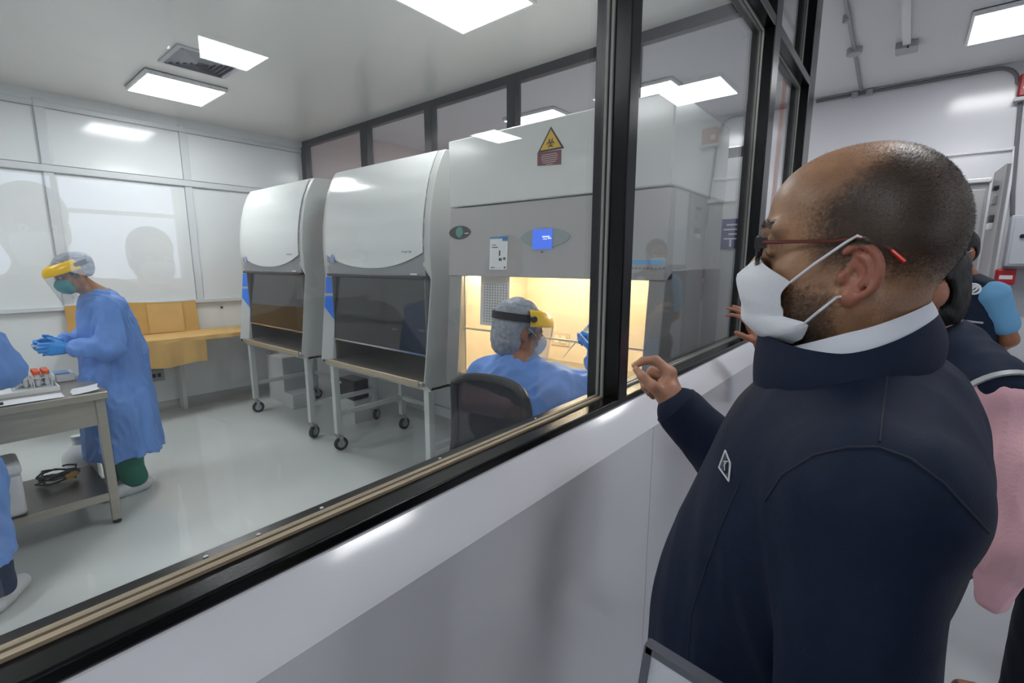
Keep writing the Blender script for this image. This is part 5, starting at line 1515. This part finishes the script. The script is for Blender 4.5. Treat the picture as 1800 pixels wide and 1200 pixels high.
for q in 'LR': S.cap(J['nk'] + V(0, 0, -.02), J['sh' + q] * .90 + J['nk'] * .10 + V(0, 0, -.002), .070, .076, .05)
for q in 'LR': S.cap(J['sh' + q] + nrm(J['sh' + q] - J['nk']) * .085 + V(0, 0, -.03), J['sh' + q] + nrm(J['sh' + q] - J['nk']) * .16 + V(0, 0, -.20), .085, .12, .008, None, True)
vest = garment('vest', t, S, .005, NAVY, folds(.003, 25, 21), [((0, 0, .80), (0, 0, -1))])
for q in 'LR':
    o = J['sh' + q]; n = nrm(o - J['nk'] + V(0, 0, -.03)); u, w_ = frame(n)
    c = o - n * .004 + V(0, 0, -.02)
    MB().shell(np.array([[c + n * l + (u * math.cos(a) * .080 + w_ * math.sin(a) * .088) for l in (-.006, .006)] for a in np.linspace(0, 2 * PI, 36, endpoint=False)]), .005, True).build('armhole_piping', PIPE, vest)
trousers(t, J, NAVYT, wide=1)
for q in 'LR': shoe(t, J['an' + q], J['toe' + q], SHOE)
# ---- person in vest and blue polo farther back ----
t = thing('person', 'person in white mask, navy vest and blue polo standing by the grey cabinet', 'person', (3.72, -.24, 0))
J = joints(nk=(3.72, -.245, 1.475), ch=(3.73, -.235, 1.28), pel=(3.74, -.24, .95), shL=(3.61, -.352, 1.405), shR=(3.84, -.105, 1.405), elL=(3.68, -.445, 1.165), wrL=(3.82, -.37, 1.02), elR=(3.92, -.10, 1.14), wrR=(3.88, -.22, 1.0),
           hipL=(3.68, -.30, .92), hipR=(3.80, -.17, .92), knL=(3.67, -.30, .50), knR=(3.80, -.16, .50), anL=(3.70, -.31, .09), anR=(3.83, -.17, .09), toeL=(3.60, -.22, .035), toeR=(3.74, -.07, .035), fwd=0)
for k_ in J:
    if k_ != 'fwd': J[k_] = J[k_] + V(0, -.015, 0)
hs_ = {'L': ((.6, .5, -.5), (.6, -.6, .2), -1, ((30, 40, 25),) * 4), 'R': ((-.2, -.8, -.4), (.6, -.6, .2), 1, ((30, 40, 25),) * 4)}
L, tips, b = base_body(t, J, (3.68, -.195, 1.625), (-.80, .60, -.05), (0, 0, 1), '9a6547', hs_, hs=.92, hairfun=hair_short, h=.006)
hair_mesh(t, L); mask_soft(t, L, MASKW)
lat = nrm(J['shR'] - J['shL']); R = np.stack([lat, nrm(np.cross(V(0, 0, 1), lat)), V(0, 0, 1)], 1)
S = SDF(); S.ell(J['ch'], V(.165, .118, .20), R, .06)
for q in 'LR': S.cap(J['nk'] + V(0, 0, -.02), J['sh' + q], .055, .058, .04); S.cap(J['sh' + q], J['sh' + q] * .35 + J['el' + q] * .65, .066, .064, .03)
garment('polo_shirt', t, S, .006, POLO, folds(.003, 30, 31))
S = SDF(); S.ell(J['ch'], V(.185, .142, .22), R, .06); S.ell((J['ch'] + J['pel']) / 2, V(.178, .15, .25), R, .06)
for q in 'LR': S.cap(J['nk'] + V(0, 0, -.03), J['sh' + q] * .75 + J['nk'] * .25, .066, .066, .05)
S.disp = None
vd = folds(.003, 25, 33)
S.clip.append((V(0, 0, .86), V(0, 0, -1))); S.disp = vd
P_, Q_ = S.mesh(.006, 2); vest = meshobj('vest', P_, Q_, NAVY, t)
bvv = BVHTree.FromPolygons([Vector(p) for p in P_], [tuple(q) for q in Q_])
def vhit(x, y, off):
    h = bvv.ray_cast(Vector((0, 0, CAMH)), Vector(sight(x, y))); return None if h[0] is None else V(h[0]) + V(h[1]) * off
def vline(pix, r, name, m_, par):
    pts = [vhit(x, y, r * .4) for x, y in pix]; pts = [p for p in pts if p is not None]
    if len(pts) > 2: return MB().tube(pts, r, 6).build(name, m_, par)
VW = mat('vest emblem white', 'dfe3ea', .5)
pts = [(1712 + 12 * math.cos(a), 508 + 8.5 * math.sin(a)) for a in np.linspace(0, 2 * PI, 20)]
em = vline(pts, .006, 'vest_emblem', VW, vest)
if em:
    for pix in ([(1704, 513), (1710, 507), (1719, 501)], [(1704, 507), (1711, 503), (1717, 505)], [(1709, 513), (1716, 510), (1720, 505)]):
        vline(pix, .006, 'emblem_stroke', VW, em)
vline([(1676 + 3 * i, 561.5 + .35 * i) for i in range(18)], .006, 'reflective_band', PIPE, vest)
trousers(t, J, NAVYT, wide=1)
for q in 'LR': shoe(t, J['an' + q], J['toe' + q], SHOE)
# ---- person cut off at the right edge ----
t = thing('person', 'person in black with brown shoes, only elbow, leg and shoe showing at the right edge', 'person', (2.42, -.6, 0))
JS = V(-.11, 0, 0)
J = joints(nk=(2.42, -.60, 1.47), ch=(2.42, -.60, 1.27), pel=(2.42, -.58, .93), shL=(2.245, -.585, 1.40), shR=(2.60, -.585, 1.40), elL=(2.36, -.375, 1.185), wrL=(2.40, -.43, 1.34), elR=(2.62, -.45, 1.15), wrR=(2.50, -.40, 1.30),
           hipL=(2.33, -.56, .90), hipR=(2.51, -.58, .90), knL=(2.33, -.485, .49), knR=(2.52, -.65, .49), anL=(2.33, -.475, .09), anR=(2.53, -.72, .09), toeL=(2.32, -.315, .04), toeR=(2.53, -.56, .04), fwd=0)
for k_ in J:
    if k_ != 'fwd': J[k_] = J[k_] + JS
hs_ = {'L': ((.3, .2, .9), (.6, .3, -.2), -1, ((40, 50, 30),) * 4), 'R': ((-.3, .2, .9), (-.6, .3, -.2), 1, ((40, 50, 30),) * 4)}
L, tips, b = base_body(t, J, (2.31, -.57, 1.61), (0, 1, -.05), (0, 0, 1), 'a06c4c', hs_, hs=.93, hairfun=hair_short, h=.006)
hair_mesh(t, L); mask_soft(t, L, MASKW)
def dark_clothes(t, J, material=None):
    lat = nrm(J['shR'] - J['shL']); R = np.stack([lat, nrm(np.cross(V(0, 0, 1), lat)), V(0, 0, 1)], 1)
    S = SDF(); S.ell(J['ch'], V(.185, .13, .215), R, .06); S.ell((J['ch'] + J['pel']) / 2, V(.175, .135, .25), R, .06)
    for q in 'LR':
        S.cap(J['nk'] + V(0, 0, -.03), J['sh' + q], .060, .064, .05); S.cap(J['sh' + q], J['el' + q], .068, .060, .03); S.cap(J['el' + q], J['wr' + q] * .92 + J['el' + q] * .08, .060, .042, .03)
    return garment('jacket', t, S, .007, material or mat('black jacket cloth', '14161b', .65, bump=(200, .1)), folds(.004, 28, 41), [((0, 0, .84), (0, 0, -1))])
dark_clothes(t, J); trousers(t, J, NAVYT, wide=1)
for q in 'LR': shoe(t, J['an' + q], J['toe' + q], BSHOE)
# ---- two onlookers behind the viewer, mirrored in the big pane ----
for (x0, y0, ht, lab, jm) in ((.20, -.62, .05, 'onlooker in dark clothes mirrored in the big pane over the far wall, the taller one', None), (.60, -1.15, -.03, 'onlooker in grey clothes mirrored in the big pane over the far wall, the shorter one', mat('grey jacket cloth', '4b4d52', .65, bump=(200, .1)))):
    t = thing('person', lab, 'person', (x0, y0, 0))
    o = V(x0, y0, ht)
    J = {k_: (v_ + o if k_ not in ('fwd',) else 0) for k_, v_ in joints(nk=(0, -.01, 1.47), ch=(0, 0, 1.27), pel=(0, 0, .93), shL=(-.18, 0, 1.40), shR=(.18, 0, 1.40), elL=(-.23, .0, 1.10), wrL=(-.2, .14, .90), elR=(.23, .02, 1.10), wrR=(.2, .14, .90), fwd=0).items()}
    for q, sx in (('L', -1), ('R', 1)):
        J['hip' + q] = V(x0 + sx * .09, y0, .90); J['kn' + q] = V(x0 + sx * .1, y0 + .01, .49); J['an' + q] = V(x0 + sx * .1, y0 - .03, .09); J['toe' + q] = V(x0 + sx * .11, y0 + .13, .04)
    hs_ = {'L': ((.05, .3, -.95), (1, 0, 0), -1, ((25, 30, 20),) * 4), 'R': ((-.05, .3, -.95), (-1, 0, 0), 1, ((25, 30, 20),) * 4)}
    L, tips, b = base_body(t, J, o + V(0, .03, 1.62), (0, 1, -.02), (0, 0, 1), 'a06c4c', hs_, hs=.95, hairfun=hair_short, h=.007)
    hair_mesh(t, L, h=.006); mask_soft(t, L, MASKW); dark_clothes(t, J, jm); trousers(t, J, NAVYT, wide=1)
    for q in 'LR': shoe(t, J['an' + q], J['toe' + q], SHOE)
